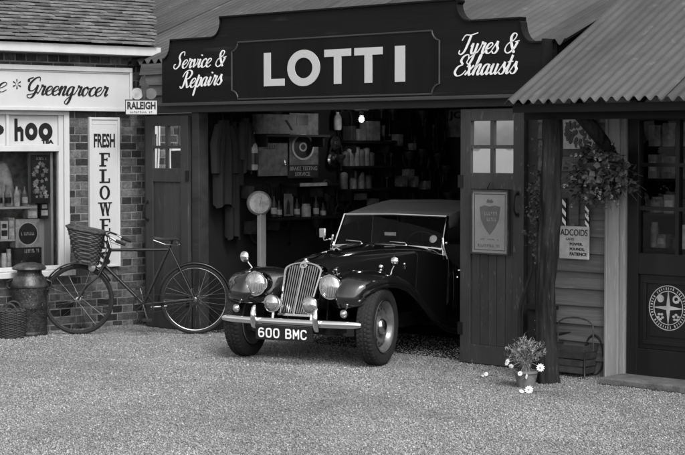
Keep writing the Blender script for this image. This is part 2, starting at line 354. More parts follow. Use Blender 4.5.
def stones(n=360000):
    rng = np.random.default_rng(3)
    D = 8.3+ (17.2-8.3)*rng.random(n)**1.15; X = (rng.random(n)*2-1)*(.23*D+.9)
    c, s = math.cos(R(-43.28)), math.sin(R(-43.28)); dx, dy = X+1.892, D-16.390
    gb = -s*dx+c*dy; gs = c*dx+s*dy
    c2, s2 = math.cos(R(38)), math.sin(R(38)); sb = -s2*(dx+.028)+c2*(dy-.25)
    keep = ((gb < -.02) | ((gs > .8) & (gs < 3.9) & (gb < 1.2))) & (sb < -.02)
    X, D = X[keep], D[keep]; n = len(X)
    r = .0036+.0058*rng.random(n)**2.2
    base = np.array([[1, 0, 0], [0, 1, 0], [-1, 0, 0], [0, -1, 0], [0, 0, .75], [0, 0, -.6]])
    V = base[None]*(1+.5*(rng.random((n, 6, 3))-.5)); V += .22*(rng.random((n, 6, 3))-.5)
    th = rng.random(n)*2*PI; V[:, :, :] *= (r[:, None, None]*(.8+.5*rng.random((n, 1, 3))))
    x = V[:, :, 0]*np.cos(th)[:, None]-V[:, :, 1]*np.sin(th)[:, None]; y = V[:, :, 0]*np.sin(th)[:, None]+V[:, :, 1]*np.cos(th)[:, None]
    z = V[:, :, 2]+r[:, None]*.35
    P = np.stack([x+X[:, None], y+D[:, None], z], -1).reshape(-1, 3)
    T = np.array([[0, 1, 4], [1, 2, 4], [2, 3, 4], [3, 0, 4], [1, 0, 5], [2, 1, 5], [3, 2, 5], [0, 3, 5]])
    F = (T[None]+6*np.arange(n)[:, None, None]).reshape(-1, 3)
    me = bpy.data.meshes.new('gravel'); me.vertices.add(len(P)); me.vertices.foreach_set('co', P.astype(np.float32).ravel())
    me.loops.add(F.size); me.loops.foreach_set('vertex_index', F.astype(np.int32).ravel())
    me.polygons.add(len(F)); me.polygons.foreach_set('loop_start', np.arange(0, F.size, 3, dtype=np.int32))
    me.update(); me.validate()
    lo = .5*np.sin(X*1.7+1.3*np.sin(D*.9))*np.sin(D*1.3+.8*np.sin(X*1.1))+.3*np.sin(X*4.1+D*2.3+2*np.sin(D*1.9))*np.sin(D*3.7-X*1.2)+.25*np.sin(X*9.7+D*7.1)*np.sin(D*8.3-X*6.1)
    trk = np.exp(-((X*.873+(D-13.8)*-.488*-1-.62+.26)**2)/.02)*(D < 14)+np.exp(-((X*.873+(D-13.8)*.488+.62+.26)**2)/.02)*(D < 14)
    tn = np.clip((.15+.15*rng.random(n)**1.3 + (rng.random(n) < .03)*.2 - (rng.random(n) < .10)*.09)*(1+.30*lo-.14*trk), .03, .8)
    a = me.attributes.new('tone', 'FLOAT', 'FACE'); a.data.foreach_set('value', np.repeat(tn, 8).astype(np.float32))
    me.materials.append(MATS['gravel_stone']); o = bpy.data.objects.new('gravel', me); COL.objects.link(o)
    tag(o, 'loose pale grey gravel chippings covering the yard', 'gravel', kind='stuff')
stones()

# ------------------------------------------------------------------ greengrocer's shop (brick, tiled roof)
SH = 'shop'
shop = thing('brick_shop', 'brick shop with tiled roof, white fascia and white framed display window', 'shop', SH, (0, 0, 0))
def brick_wall(mb, mort, x0, x1, z0, z1, holes, y=0.0):
    """English bond courses; each brick its own block"""
    h = .075; k = 0; z = z0
    while z < z1-.02:
        zt = min(z+h-.011, z1)
        L = .225 if k % 2 else .1125
        x = x0-(0.056 if k % 2 else random.choice((0, .0)))-.0
        while x < x1:
            a, b = max(x, x0), min(x+L-.011, x1)
            cuts = [(a, b)]
            for hx0, hx1, hz0, hz1 in holes:
                if zt > hz0+.01 and z < hz1-.01:
                    nw = []
                    for p, q in cuts:
                        if q <= hx0 or p >= hx1: nw.append((p, q))
                        else:
                            if p < hx0: nw.append((p, hx0))
                            if q > hx1: nw.append((hx1, q))
                    cuts = nw
            for p, q in cuts:
                if q-p > .02:
                    t = random.choice((-.6, -.45, -.2, 0, .15, .35, .7, 1.0)) + random.uniform(-.1, .1) - (.25 if k < 4 and random.random() < .6 else 0)
                    f = random.uniform(.0015, .004); mb.box(p, q, y-f, y+.05, z+random.uniform(0, .002), zt-random.uniform(0, .002), t, .0016)
            x += L
        z += h; k += 1
mb = MB(); brick_wall(mb, None, -2.75, -.001, -.02, 2.66, [(-2.6, -.86, .51, 2.10)])
mb.build('brickwork', 'brick', shop)
mb = MB()   # mortar backing and body of the building
mb.box(-2.75, -.0, .001, .11, -.1, .55); mb.box(-2.75, 0, .001, .11, 2.09, 2.66); mb.box(-.90, 0, .0015, .11, .55, 2.09); mb.box(-2.75, -2.6, .0015, .11, .55, 2.09)
mb.build('wall', 'mortar', shop)
# window: outer frame, transom, mullion, sill, panes
wx0, wx1 = -2.55, -.86
fr = MB()
fr.box(wx1-.055, wx1, -.03, .06, .57, 2.08); fr.box(wx0, wx0+.06, -.03, .06, .57, 2.08); fr.box(wx0, wx1-.055, -.028, .058, 2.03, 2.08)
fr.box(wx1-.105, wx1-.057, -.012, .05, .59, 2.03); fr.box(wx0+.06, wx1-.105, -.020, .055, 1.69, 1.745); fr.box(wx0+.06, wx1-.105, -.010, .05, .575, .615)
fr.box(-1.505, -1.475, -.012, .05, 1.745, 2.03); fr.box(-2.06, -2.03, -.010, .05, 1.745, 2.03)
fr.box(-1.80, -1.76, -.008, .05, .615, 1.69)
win = fr.build('window', 'white_paint', shop, bevel=.004)
sl = MB(); sl.box(wx0-.05, -.84, -.10, .0, .52, .572); sl.build('sill', 'white_paint', win, bevel=.005)
tp = MB(); tp.box(wx0+.06, -1.506, .012, .022, 1.746, 2.029); tp.box(-1.474, wx1-.106, .012, .022, 1.746, 2.029); tp.build('transom_panel', 'sign_white', win)
gp = MB(); gp.box(wx0+.06, wx1-.105, .018, .022, .616, 1.689); gp.build('pane', 'window_glass', win)
lt = MB()
text_into(lt, 'T y p', -2.02, -1.52, 1.80, 1.98, .012, .003, .05)
# heavy outlined letters on the glass
def letter_h(mb, x, z, w, h, y): mb.box(x, x+w*.36, y-.003, y, z, z+h); mb.slab([(x+w*.36, z+h*.62), (x+w*.7, z+h*.66), (x+w, z+h*.5), (x+w, z), (x+w*.66, z), (x+w*.66, z+h*.42), (x+w*.36, z+h*.42)], y-.0028, y)
p0 = at(SH, 15, 138.5); letter_h(lt, at(SH, 15, 138)[0], 1.785, at(SH, 24, 138)[0]-at(SH, 15, 138)[0], .21, .012)
for a, b in ((25.5, 38), (39, 53)):
    xa, xb = at(SH, a, 130)[0], at(SH, b, 130)[0]; annulus(lt, (xa+xb)/2, 1.875, (xb-xa)/2, .082, (xb-xa)*.33, .052, .009, .012)
text_into(lt, 'TEA', at(SH, 42, 140)[0], at(SH, 54, 140)[0], 1.762, 1.80, .012, .003, .07)
lt.build('lettering', 'letter_black', win)
# roof: individual plain tiles laid in courses, trimmed along the valley
SL = .49
rt = MB()
def verge(b): return -.02+.60*(b+.25)
for i in range(30):
    b = -.27+i*.079; z = 2.685+(b+.27)*SL; x = -2.9+(.082 if i % 2 else 0)+random.uniform(-.01, .01)
    while x < verge(b):
        x1 = min(x+.162, verge(b)+random.uniform(-.005, .012)); t = random.uniform(-.35, .45); dz = random.uniform(0, .006)
        zb = z+.032+dz; 
        if x1-x > .03:
            rt.rings([[(x, b, zb), (x1, b+random.uniform(-.006, .006), zb+random.uniform(-.003, .003)), (x1, b, zb-.011), (x, b, zb-.011)],
                      [(x, b+.2, zb+.2*SL-.050), (x1, b+.2, zb+.2*SL-.050), (x1, b+.2, zb+.2*SL-.061), (x, b+.2, zb+.2*SL-.061)]], tone=t)
        x += .166
rt.build('roof', 'roof_tile', shop)
rb = MB()   # rafters' underside so that the roof is closed
vs = [(-2.95, -.19, 2.695), (verge(-.19)-.03, -.19, 2.695), (verge(2.1)-.03, 2.1, 2.67+2.34*SL), (-2.95, 2.1, 2.67+2.34*SL)]
rb.rings([[(x, y, z-.012) for x, y, z in vs], [(x, y, z-.06) for x, y, z in vs]]); rb.build('roof_deck', 'beam_wood', shop)
fa = MB(); fa.box(-2.95, .035, -.225, -.20, 2.605, 2.688); fa.box(-2.95, .03, -.20, .0, 2.603, 2.62); fa.build('fascia', 'white_paint', shop, bevel=.003)
# return walls of the shop seen past the corner are inside the garage; close the back
bk = MB(); bk.box(-2.95, -2.76, .0, 2.1, -.1, 2.66); bk.build('side_wall', 'mortar', shop)

# display behind the window
fl = MB(); fl.box(-2.5, -.93, .06, .62, .50, .56); fl.build('display_floor', 'white_paint', shop)
pn = MB(); pn.box(-2.5, -.93, .62, .64, .5, 2.02); pn.box(-.93, -.915, .115, .62, .5, 2.02); pn.box(-2.5, -.93, .06, .62, 2.03, 2.06); pn.build('display_back', 'display_mid', shop)
sv = MB(); sv.box(-2.5, -1.14, .10, .34, 1.155, 1.175); sv.box(-2.5, -1.37, .10, .34, .855, .870); sv.build('display_shelf', 'white_paint', shop)
sv = MB(); sv.box(-1.15, -.995, .24, .26, .56, 1.68); sv.box(-.995, -.97, .10, .26, .56, 1.68); sv.build('display_side_panel', 'white_paint', shop)

# signs on the shop
sg = thing('shop_sign', 'long white Greengrocer signboard with black script above the shop window', 'sign', SH, (-.2, 0, 2.08))
b_ = MB(); b_.box(-2.7, -.205, -.065, -.012, 2.085, 2.475); b_.build('board', 'sign_white', sg)
b_ = MB()
for a in ((-2.72, -.2, 2.445, 2.49), (-2.72, -.2, 2.07, 2.105)): b_.box(a[0], a[1], -.088, -.064, a[2], a[3])
b_.box(-.228, -.2, -.087, -.064, 2.105, 2.445); b_.box(-2.7, -.23, -.074, -.064, 2.43, 2.444)
b_.build('moulding', 'white_paint', sg, bevel=.006)
b_ = MB(); x0, z0 = at(SH, 27, 91, -.07); x1, z1 = at(SH, 108, 91, -.07)
script_into(b_, 'Greengrocer', x0, x1, 2.215, .085, -.066, shear=.3, thick=.30, thin=.09)
xe, _ = at(SH, 7, 85, -.07); script_into(b_, 'e', xe-.10, xe, 2.235, .09, -.066, shear=.3, thick=.30)
cx, cz = at(SH, 17, 84, -.07)
for k in range(6):
    a = PI/6+k*PI/3; b_.slab([(cx+.008*math.cos(a), cz+.008*math.sin(a)), (cx+.042*math.cos(a-.16), cz+.042*math.sin(a-.16)), (cx+.047*math.cos(a), cz+.047*math.sin(a)), (cx+.042*math.cos(a+.16), cz+.042*math.sin(a+.16))], -.070-.0002*k, -.066)
b_.build('lettering', 'letter_black', sg)

x0 = -.650; x1 = -.325
fw = thing('flowers_sign', 'tall narrow white FRESH FLOWERS board screwed to the brick pier', 'sign', SH, (x0, 0, .56))
b_ = MB(); b_.box(x0, x1, -.035, -.009, .60, 2.01); b_.build('board', 'sign_white', fw)
b_ = MB()
for a in ((x0-.004, x0+.02, .58, 2.015), (x1-.02, x1+.004, .58, 2.015)): b_.box(a[0], a[1], -.046, -.008, a[2], a[3])
b_.box(x0+.02, x1-.02, -.045, -.008, 1.992, 2.014); b_.box(x0+.02, x1-.02, -.045, -.008, .58, .60); b_.box(x0+.035, x1-.035, -.038, -.034, 1.945, 1.952); b_.build('frame', 'white_paint', fw, bevel=.003)
b_ = MB()
def bigserif(mb, ch, cx, z, w, h, y):
    t = w*.26; th = h*.13; Y = (y-.004, y)
    def q(a, b, c, d, k=0): mb.box(cx+a*w, cx+b*w, Y[0]-k*.0002, Y[1], z+c*h, z+d*h)
    if ch == 'F': q(-.32, -.05, 0, 1); q(-.5, .15, 0, .1, 1); q(-.5, .5, .9, 1, 1); q(.38, .5, .68, .9); q(-.05, .28, .46, .56, 1); q(.2, .28, .38, .64)
    if ch == 'E': q(-.32, -.05, 0, 1); q(-.5, .5, 0, .1, 1); q(-.5, .5, .9, 1, 1); q(.38, .5, .72, .9); q(.38, .5, .1, .3); q(-.05, .28, .46, .56, 1)
    if ch == 'L': q(-.3, -.03, 0, 1); q(-.5, .5, 0, .1, 1); q(-.5, .2, .9, 1, 1); q(.38, .5, .1, .34)
    if ch == 'O': annulus(mb, cx, z+h/2, w*.5, h*.52, w*.24, h*.1, y-.004, y)
    if ch == 'W':
        for a, b in ((-.5, -.2), (-.2, .12), (.12-.0, -.1)): pass
        for k, (xt, xb, tt) in enumerate(((-.5, -.25, .2), (-.05, -.25, .1), (-.05, .2, .2), (.45, .2, .1))):
            mb.slab([(cx+(xt)*w, z+h), (cx+(xt+tt)*w, z+h), (cx+(xb+tt)*w, z), (cx+xb*w, z)], Y[0]-k*.0002, Y[1])
        q(-.66, -.18, .92, 1, 5); q(.28, .68, .92, 1, 5); q(-.16, .22, .92, 1, 5)
    if ch == 'R': q(-.32, -.05, 0, 1); q(-.5, .12, 0, .1, 1); q(-.5, -.05, .9, 1, 1); annulus(mb, cx+.08*w, z+h*.74, w*.36, h*.27, w*.22, h*.1, y-.0044, y); mb.slab([(cx+.0*w, z+h*.5), (cx+.25*w, z+h*.5), (cx+.5*w, z), (cx+.22*w, z)], y-.0046, y)
    if ch == 'S':
        text_into(mb, 'S', cx-w*.5, cx+w*.5, z, z+h, y, .004, .02)
cxs = (x0+x1)/2
text_into(b_, 'FRESH', cxs-.115, cxs+.115, 1.725, 1.86, -.035, .004, .028)
z = 1.545
for ch in 'FLOWERS':
    bigserif(b_, ch, cxs, z, .115, .13, -.035); z -= .158
b_.build('lettering', 'letter_black', fw)

# cycle maker's double sided hanging sign
FR['cycle'] = ((-1.818, 16.22), R(3))
rl = thing('bicycle_sign', 'small white RALEIGH sign with a cut-out cyclist, at the end of the brick wall', 'sign', 'cycle', (-.08, 0, 2.03))
q = MB(); q.slab([(-.235, 2.045), (-.225, 2.035), (.055, 2.035), (.065, 2.045), (.065, 2.165), (.055, 2.175), (-.225, 2.175), (-.235, 2.165)], -.16, -.145); q.build('plate', 'sign_white', rl)
q = MB(); annulus(q, -.085, 2.105, .158, .078, .007, .007, -.163, -.159)
q = MB()
for a in ((-.238, .068, 2.170, 2.178), (-.238, .068, 2.032, 2.039)): q.box(a[0], a[1], -.165, -.14, a[2], a[3])
q.box(-.238, -.231, -.164, -.141, 2.039, 2.170); q.box(.061, .068, -.164, -.141, 2.039, 2.170)
q.box(-.02, -.005, -.15, .0, 2.19, 2.20); q.tube([(-.012, -.152, 2.19), (-.012, -.08, 2.23), (-.012, .05, 2.25)], .006)
q.build('bracket', 'black_iron', rl)
q = MB(); text_into(q, 'RALEIGH', -.218, .048, 2.085, 2.158, -.16, .003, .04)
marks(q, -.19, .02, 2.05, 2.068, -.16, 12); q.build('lettering', 'letter_black', rl)
q = MB(); q.lathe([(.055, 0), (.055, .010)], (-.125, -.157, 2.232), (0, 1, 0)); q.build('wheel', 'pale_goods', rl); q = MB(); q.lathe([(.052, 0), (.052, .010)], (.005, -.157, 2.232), (0, 1, 0)); q.build('wheel', 'notice_ink', rl)
q = MB()
q.slab([(-.075, 2.225), (-.085, 2.30), (-.105, 2.34), (-.09, 2.385), (-.07, 2.39), (-.06, 2.41), (-.045, 2.405), (-.05, 2.375), (-.035, 2.33), (-.005, 2.30), (-.045, 2.29), (-.035, 2.22), (-.055, 2.18), (-.065, 2.18)], -.166, -.150)
q.build('rider_figure', 'dark_goods', rl)

# ------------------------------------------------------------------ garage
G = 'garage'
gar = thing('garage_building', 'dark timber garage with corrugated roof and open double doorway', 'garage', G, (0, 0, 0))
def corrugated(mb, x0, x1, b0, z0, b1, z1, pitch=.090, amp=.017, sheet=.66, rows=2, jag=.012):
    """sheets laid side by side with overlaps, ribs running up the slope"""
    N = int((x1-x0)/sheet)+1; sl = (z1-z0)/(b1-b0); Ls = (b1-b0)/rows
    for r in range(rows):
        for k in range(N):
            xa = x0+k*sheet; xb = min(xa+sheet+pitch*.6, x1)
            if xb-xa < .05: continue
            t = random.uniform(-.22, .22); n_ = max(2, int((xb-xa)/pitch*8)); lift = (.006 if k % 2 else 0)+(rows-r)*0+r*.010
            ba = b0+r*Ls-(.10 if r else 0)+random.uniform(0, jag); bb = b0+(r+1)*Ls; rs = []
            for bq in (ba, (ba+bb)/2, bb):
                rs.append([(xa+(xb-xa)*i/n_, bq, z0+(bq-b0)*sl+lift+amp*math.sin(2*PI*(xa+(xb-xa)*i/n_)/pitch)) for i in range(n_+1)])
            low = [[(x, y, z-.003) for x, y, z in q] for q in rs]
            base = len(mb.v); W = n_+1
            vs = [p for q in rs for p in q]+[p for q in low for p in q]; fs = []
            for i in range(2):
                for j in range(n_):
                    a = i*W+j; fs.append((a, a+1, a+1+W, a+W)); c = a+3*W; fs.append((c, c+W, c+1+W, c+1))
            for j in range(n_): fs.append((j, j+3*W, j+1+3*W, j+1)); e = 2*W+j; fs.append((e, e+1, e+1+3*W, e+3*W))
            mb.add(vs, fs, t)
r_ = MB(); corrugated(r_, -3.4, 4.97, -.045, 2.535, 3.7, 2.535+3.745*.40, pitch=.105, amp=.026, rows=1); gr = r_.build('roof', 'tin_roof', gar, smooth=True, ang=60)
# timber front: header, posts, boards at the left end
q = MB()
q.box(.0, 4.80, -.06, .06, 2.052, 2.118); q.box(.0, 4.80, -.03, .08, 2.118, 2.485); q.box(-.1, 4.80, .04, .079, 2.485, 2.55); q.box(.68, .78, -.02, .10, 0, 2.052); q.box(4.56, 4.70, -.02, .10, 0, 2.052)
q.box(.0, .03, -.02, .5, 0, 2.052)
q.build('doorway_frame', 'beam_wood', gar, bevel=.004)
q = MB()
for i, z in enumerate((2.12, 2.22, 2.32, 2.42)): q.add([(-.02, -.062, z), (.40, -.062, z), (.40, -.036, z+.105), (-.02, -.036, z+.105), (-.02, -.03, z), (.40, -.03, z)], [(0, 1, 2, 3), (0, 4, 5, 1)], random.uniform(-.2, .2))
q.box(.03, .66, .03, .05, 0, 2.05); q.build('board_cladding', 'weatherboard', gar)
# inside walls, floor slab, ceiling
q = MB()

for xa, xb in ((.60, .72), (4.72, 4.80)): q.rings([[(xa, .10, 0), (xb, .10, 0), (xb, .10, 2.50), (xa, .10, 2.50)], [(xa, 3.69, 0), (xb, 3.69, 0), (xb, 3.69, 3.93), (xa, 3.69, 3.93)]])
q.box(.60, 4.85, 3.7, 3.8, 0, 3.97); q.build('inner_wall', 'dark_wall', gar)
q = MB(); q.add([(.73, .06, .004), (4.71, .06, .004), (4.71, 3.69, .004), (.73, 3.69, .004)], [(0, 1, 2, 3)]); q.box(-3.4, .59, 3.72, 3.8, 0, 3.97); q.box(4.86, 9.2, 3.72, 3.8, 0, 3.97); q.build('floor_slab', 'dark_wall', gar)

def door_leaf(x0, x1, z1, y, mat, handle_x, n_planks, panes, name_glass):
    """ledged leaf with four-pane light above and boarded panel below"""
    wd = x1-x0; st = .105; mid0, mid1 = 1.40, 1.53
    f = MB(); f.box(x0, x0+st, y, y+.045, .01, z1); f.box(x1-st, x1, y, y+.045, .01, z1); f.box(x0+st, x1-st, y+.001, y+.044, z1-.095, z1); f.box(x0+st, x1-st, y+.001, y+.044, mid0, mid1)
    f.box(x0+st, x1-st, y+.001, y+.044, .01, .16)
    d = f.build('door', mat, gar, bevel=.004)
    k = MB(); w_ = (wd-2*st)/n_planks
    for i in range(n_planks): k.box(x0+st+i*w_+.002, x0+st+(i+1)*w_-.002, y+.016, y+.036, .16, mid0, random.uniform(-.15, .15))
    k.build('panel', mat, d, bevel=.003)
    gx0, gx1, gz0, gz1 = x0+st, x1-st, mid1, z1-.095; cx = (gx0+gx1)/2; cz = (gz0+gz1)/2
    k = MB(); k.box(cx-.016, cx+.016, y+.003, y+.04, gz0, gz1); k.box(gx0, cx-.016, y+.004, y+.039, cz-.014, cz+.014); k.box(cx+.016, gx1, y+.004, y+.039, cz-.014, cz+.014)
    k.build('glazing_bar', mat, d)
    for a, b in ((gx0, cx-.016), (cx+.016, gx1)):
        for c, e in ((gz0, cz-.014), (cz+.014, gz1)):
            k = MB(); tl = random.uniform(-.004, .004); k.add([(a, y+.020+tl, c), (b, y+.020-tl, c), (b, y+.020-tl, e), (a, y+.020+tl, e)], [(0, 1, 2, 3)]); k.build('pane', name_glass, d)
    k = MB(); hz = 1.29 if n_planks > 3 else 1.12
    k.tube([(handle_x, y, hz+.08), (handle_x, y-.02, hz+.085), (handle_x, y-.045, hz+.05), (handle_x, y-.05, hz), (handle_x, y-.045, hz-.05), (handle_x, y-.02, hz-.085), (handle_x, y, hz-.08)], .008)
    k.lathe([(.018, -.004), (.018, .004)], (handle_x, y-.004, hz+.085), (0, 1, 0), 12); k.lathe([(.018, -.004), (.018, .004)], (handle_x, y-.004, hz-.085), (0, 1, 0), 12)
    k.build('handle', 'black_iron', d, smooth=True)
    hx = x0 if handle_x > cx else x1
    for zz in (.28, 1.46):
        k = MB()
        if hx == x0: k.box(hx-.02, hx+.03, y-.006, y-.0005, zz-.05, zz+.05)
        else: k.box(hx-.03, hx+.02, y-.006, y-.0005, zz-.05, zz+.05)
        k.build('hinge', 'black_iron', d)
    return d
door_leaf(.055, .665, 2.025, -.055, 'grey_door_left', .085, 3, 4, 'door_glass')
door_leaf(3.965, 4.60, 2.035, -.075, 'grey_door', 4.540, 5, 4, 'pane_glass')
# net curtain behind the left leaf's panes
q = MB(); q.rings([[(.165+.39*i/40, .008+.012*math.sin(i*1.1), z) for i in range(41)] for z in (1.5, 1.94)], closed=False, caps=False); simple(q, 'net_curtain', 'cloth_pale', 'thin grey curtain behind the small panes of the left garage door', 'curtain', G, (.36, .0, 1.5), solid=.002)

# big signboard
gs = thing('garage_signboard', 'long dark shaped signboard reading LOTTI over the garage doorway', 'sign', G, (2.6, -.06, 2.13))
def scoop(cx, cz, r0, a0, a1, n=6): return [(cx+r0[0]*math.cos(a0+(a1-a0)*i/n), cz+r0[1]*math.sin(a0+(a1-a0)*i/n)) for i in range(n+1)]
left = [(.38, 2.13), (.38, 2.545)]+scoop(.40, 2.70, (.11, .155), -PI/2, 0)+[(.51, 2.722), (1.10, 2.722)]+scoop(1.09, 2.865, (.11, .14), -PI/2, 0)+[(1.19, 2.90)]
right = [(3.96, 2.90), (3.99, 2.885)]+scoop(4.09, 2.865, (.12, .14), PI, 1.5*PI)+[(4.10, 2.722), (4.60, 2.722), (4.60, 2.69)]+scoop(4.72, 2.68, (.11, .15), PI, 1.5*PI)+[(4.80, 2.53), (4.80, 2.13)]
out = left+right
q = MB(); q.slab(out, -.12, -.065); q.build('board', 'dark_board', gs)
q = MB(); top = out[2:-1]      # capping that follows the shaped top
for a, b in zip(top[:-1], top[1:]):
    if math.hypot(b[0]-a[0], b[1]-a[1]) > .01: q.bar((a[0], -.095, a[1]+.008), (b[0], -.095, b[1]+.008), .085, .014, up=(0, 1, 0)) if False else q.rings([[(a[0], -.138, a[1]), (a[0], -.055, a[1]), (a[0], -.055, a[1]+.014), (a[0], -.138, a[1]+.014)], [(b[0], -.138, b[1]), (b[0], -.055, b[1]), (b[0], -.055, b[1]+.014), (b[0], -.138, b[1]+.014)]])
q.box(4.802, 4.83, -.125, -.02, 2.10, 2.56)
q.build('capping', 'dark_board', gs)
q = MB(); q.box(.36, 4.82, -.150, -.062, 2.112, 2.142); q.build('ledge', 'board_trim', gs, bevel=.006)
q = MB()    # moulding of the centre panel, with notched corners
pp = [(1.43, 2.655)]+scoop(3.79, 2.675, (.085, .085), PI*1.02, PI*1.48)+scoop(3.79, 2.155, (.085, .085), PI*.52, PI*.98)+scoop(1.34, 2.155, (.085, .085), .02*PI, .48*PI)+scoop(1.34, 2.675, (.085, .085), -.48*PI, -.02*PI)
pp = pp[1:]
q.tube([(x, -.124, z) for x, z in pp+[pp[0]]], .008, 6); q.build('panel_moulding', 'board_trim', gs)
q = MB(); q.slab(pp, -.1235, -.119); q.build('centre_panel', 'panel_board', gs)
q = MB(); y = -.1235
def gx(px, py=66): return at(G, px, py, -.12)[0]
z0, z1 = 2.268, 2.562; lw = .085
a = gx(264.5); b = gx(285); q.box(a, a+lw, y-.006, y, z0, z1); q.box(a+lw, b, y-.006, y, z0, z0+.062)
a = gx(288); b = gx(320.5); annulus(q, (a+b)/2, (z0+z1)/2, (b-a)/2, .157, .088, .068, y-.006, y, 48)
for a, b in ((gx(325), gx(351.5)), (gx(355), gx(383))):
    q.box(a, b, y-.006, y, z1-.062, z1); m_ = (a+b)/2; q.box(m_-lw/2, m_+lw/2, y-.006, y, z0, z1-.062)
a = gx(395.5); b = gx(405.5); q.box(a, b, y-.006, y, z0, z1)
q.build('main_lettering', 'letter_grey', gs)
q = MB(); y = -.12
def sc(mb, s, pa, pb, xh, y=y, **k):
    """pa, pb: measured left and right ends of the baseline"""
    x0, za = at(G, pa[0], pa[1], -.12); x1, zb_ = at(G, pb[0], pb[1], -.12); script_into(mb, s, x0, x1, za, xh, y, drop=zb_-za, **k)
sc(q, 'Service &', (174, 69), (227, 66), .078, thick=.27, thin=.1); sc(q, 'Repairs', (180, 88.5), (222, 84.5), .082, thick=.27, thin=.1); q.build('side_lettering', 'letter_white', gs); q = MB()
sc(q, 'Tyres &', (459, 54.5), (520, 52.5), .083, thick=.27, thin=.1); sc(q, 'Exhausts', (455, 76), (517, 73.5), .083, thick=.27, thin=.1)
q.build('side_lettering', 'letter_white', gs)
# ------------------------------------------------------------------ lean-to and shop front on the right
ln = thing('lean_to_building', 'boarded shop front under a corrugated lean-to roof', 'shop', G, (5.2, 0, 0))
r_ = MB(); corrugated(r_, 4.93, 9.3, -.76, 2.062, 3.7, 2.062+4.46*.573, rows=1); r_.build('roof', 'tin_roof', ln, smooth=True, ang=60)
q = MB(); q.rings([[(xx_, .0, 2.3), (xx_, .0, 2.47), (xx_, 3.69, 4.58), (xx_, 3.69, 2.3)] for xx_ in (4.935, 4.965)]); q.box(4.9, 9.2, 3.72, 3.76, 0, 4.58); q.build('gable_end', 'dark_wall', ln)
q = MB(); q.box(4.97, 9.2, -.70, -.655, 1.985, 2.045); q.box(4.97, 9.2, -.565, -.485, 1.935, 2.005)
for k in range(9): 
    x = 5.02+k*.5; q.bar((x, -.70, 2.03), (x, .02, 2.03+.72*.573), .05, .06)
q.build('eaves_beam', 'dark_wall', ln)
q = MB()   # weatherboards
zs = [0.0, .125, .26, .39, .53, .66, .79, .93, 1.06, 1.19, 1.31, 1.43, 1.55, 1.67, 1.80, 1.92, 2.04, 2.16, 2.28, 2.36]
for i in range(len(zs)-1):
    za, zb = zs[i], zs[i+1]+.02; t = random.uniform(-.3, .35)
    for xa, xb in ((4.70, 5.36),):
        jz = random.uniform(-.004, .004)
        q.rings([[(xa, -.034, za+jz), (xb, -.034, za-jz), (xb, -.016, za-jz), (xa, -.016, za+jz)], [(xa, -.012, zb), (xb, -.012, zb), (xb, .0, zb), (xa, .0, zb)]], tone=t)
q.build('weatherboarding', 'weatherboard', ln)
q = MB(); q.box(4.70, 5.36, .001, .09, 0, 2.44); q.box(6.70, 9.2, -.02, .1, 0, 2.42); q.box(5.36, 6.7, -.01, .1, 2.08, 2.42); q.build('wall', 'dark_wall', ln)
q = MB(); q.box(5.35, 5.47, -.07, .06, 0, 2.03); q.box(5.472, 5.515, -.05, .06, 0, 2.03); q.box(5.365, 5.378, -.078, -.07, 0, 2.03); q.build('door_post', 'post_paint', ln, bevel=.004)
q = MB(); q.box(5.35, 6.95, -.075, .055, 2.032, 2.10); q.build('lintel', 'post_paint', ln, bevel=.004)
# dark glazed door (its hinge stile starts right beside the post)
dx0 = 5.53; DX = lambda px, py=200: at(G, px, py, .0)[0]
f = MB()
f.box(dx0, 5.62, -.03, .04, .05, 2.03); f.box(6.30, 6.44, -.03, .04, .05, 2.03); f.box(5.62, 6.30, -.029, .039, 1.93, 2.03); f.box(5.62, 6.30, -.029, .039, .80, .955); f.box(5.62, 6.30, -.029, .039, .05, .25)
f.box(5.62, 6.30, -.005, .03, .25, .80)
dr = f.build('door', 'shop_dark_paint', ln, bevel=.004)
q = MB()
x0, x1, z0, z1 = 5.655, 6.11+.12, .285, .765
q.box(x0, x1, -.018, -.004, z1-.03, z1); q.box(x0, x1, -.018, -.004, z0, z0+.03); q.box(x0, x0+.03, -.017, -.004, z0+.03, z1-.03); q.box(x1-.03, x1, -.017, -.004, z0+.03, z1-.03); q.box(x0+.06, x1-.06, -.012, -.0045, z0+.06, z1-.06)
q.build('panel', 'shop_dark_paint', dr, bevel=.006)
q = MB(); 
xs = [5.62, 5.945, 6.30]; zv = [.955, 1.285, 1.605, 1.93]
q.box(5.93, 5.96, -.02, .03, .955, 1.93)
for z in (1.285, 1.605): q.box(5.62, 5.93, -.019, .029, z-.014, z+.014); q.box(5.96, 6.30, -.019, .029, z-.014, z+.014)
q.build('glazing_bar', 'shop_dark_paint', dr)
for a, b in ((5.62, 5.93), (5.96, 6.30)):
    for c, e in ((.955, 1.271), (1.299, 1.591), (1.619, 1.93)):
        q = MB(); q.add([(a, .005, c), (b, .005, c), (b, .005, e), (a, .005, e)], [(0, 1, 2, 3)]); q.build('pane', 'door_glass', dr)
q = MB(); q.box(6.46, 6.75, -.03, .04, 0, 2.03); q.build('door_frame', 'shop_dark_paint', ln)
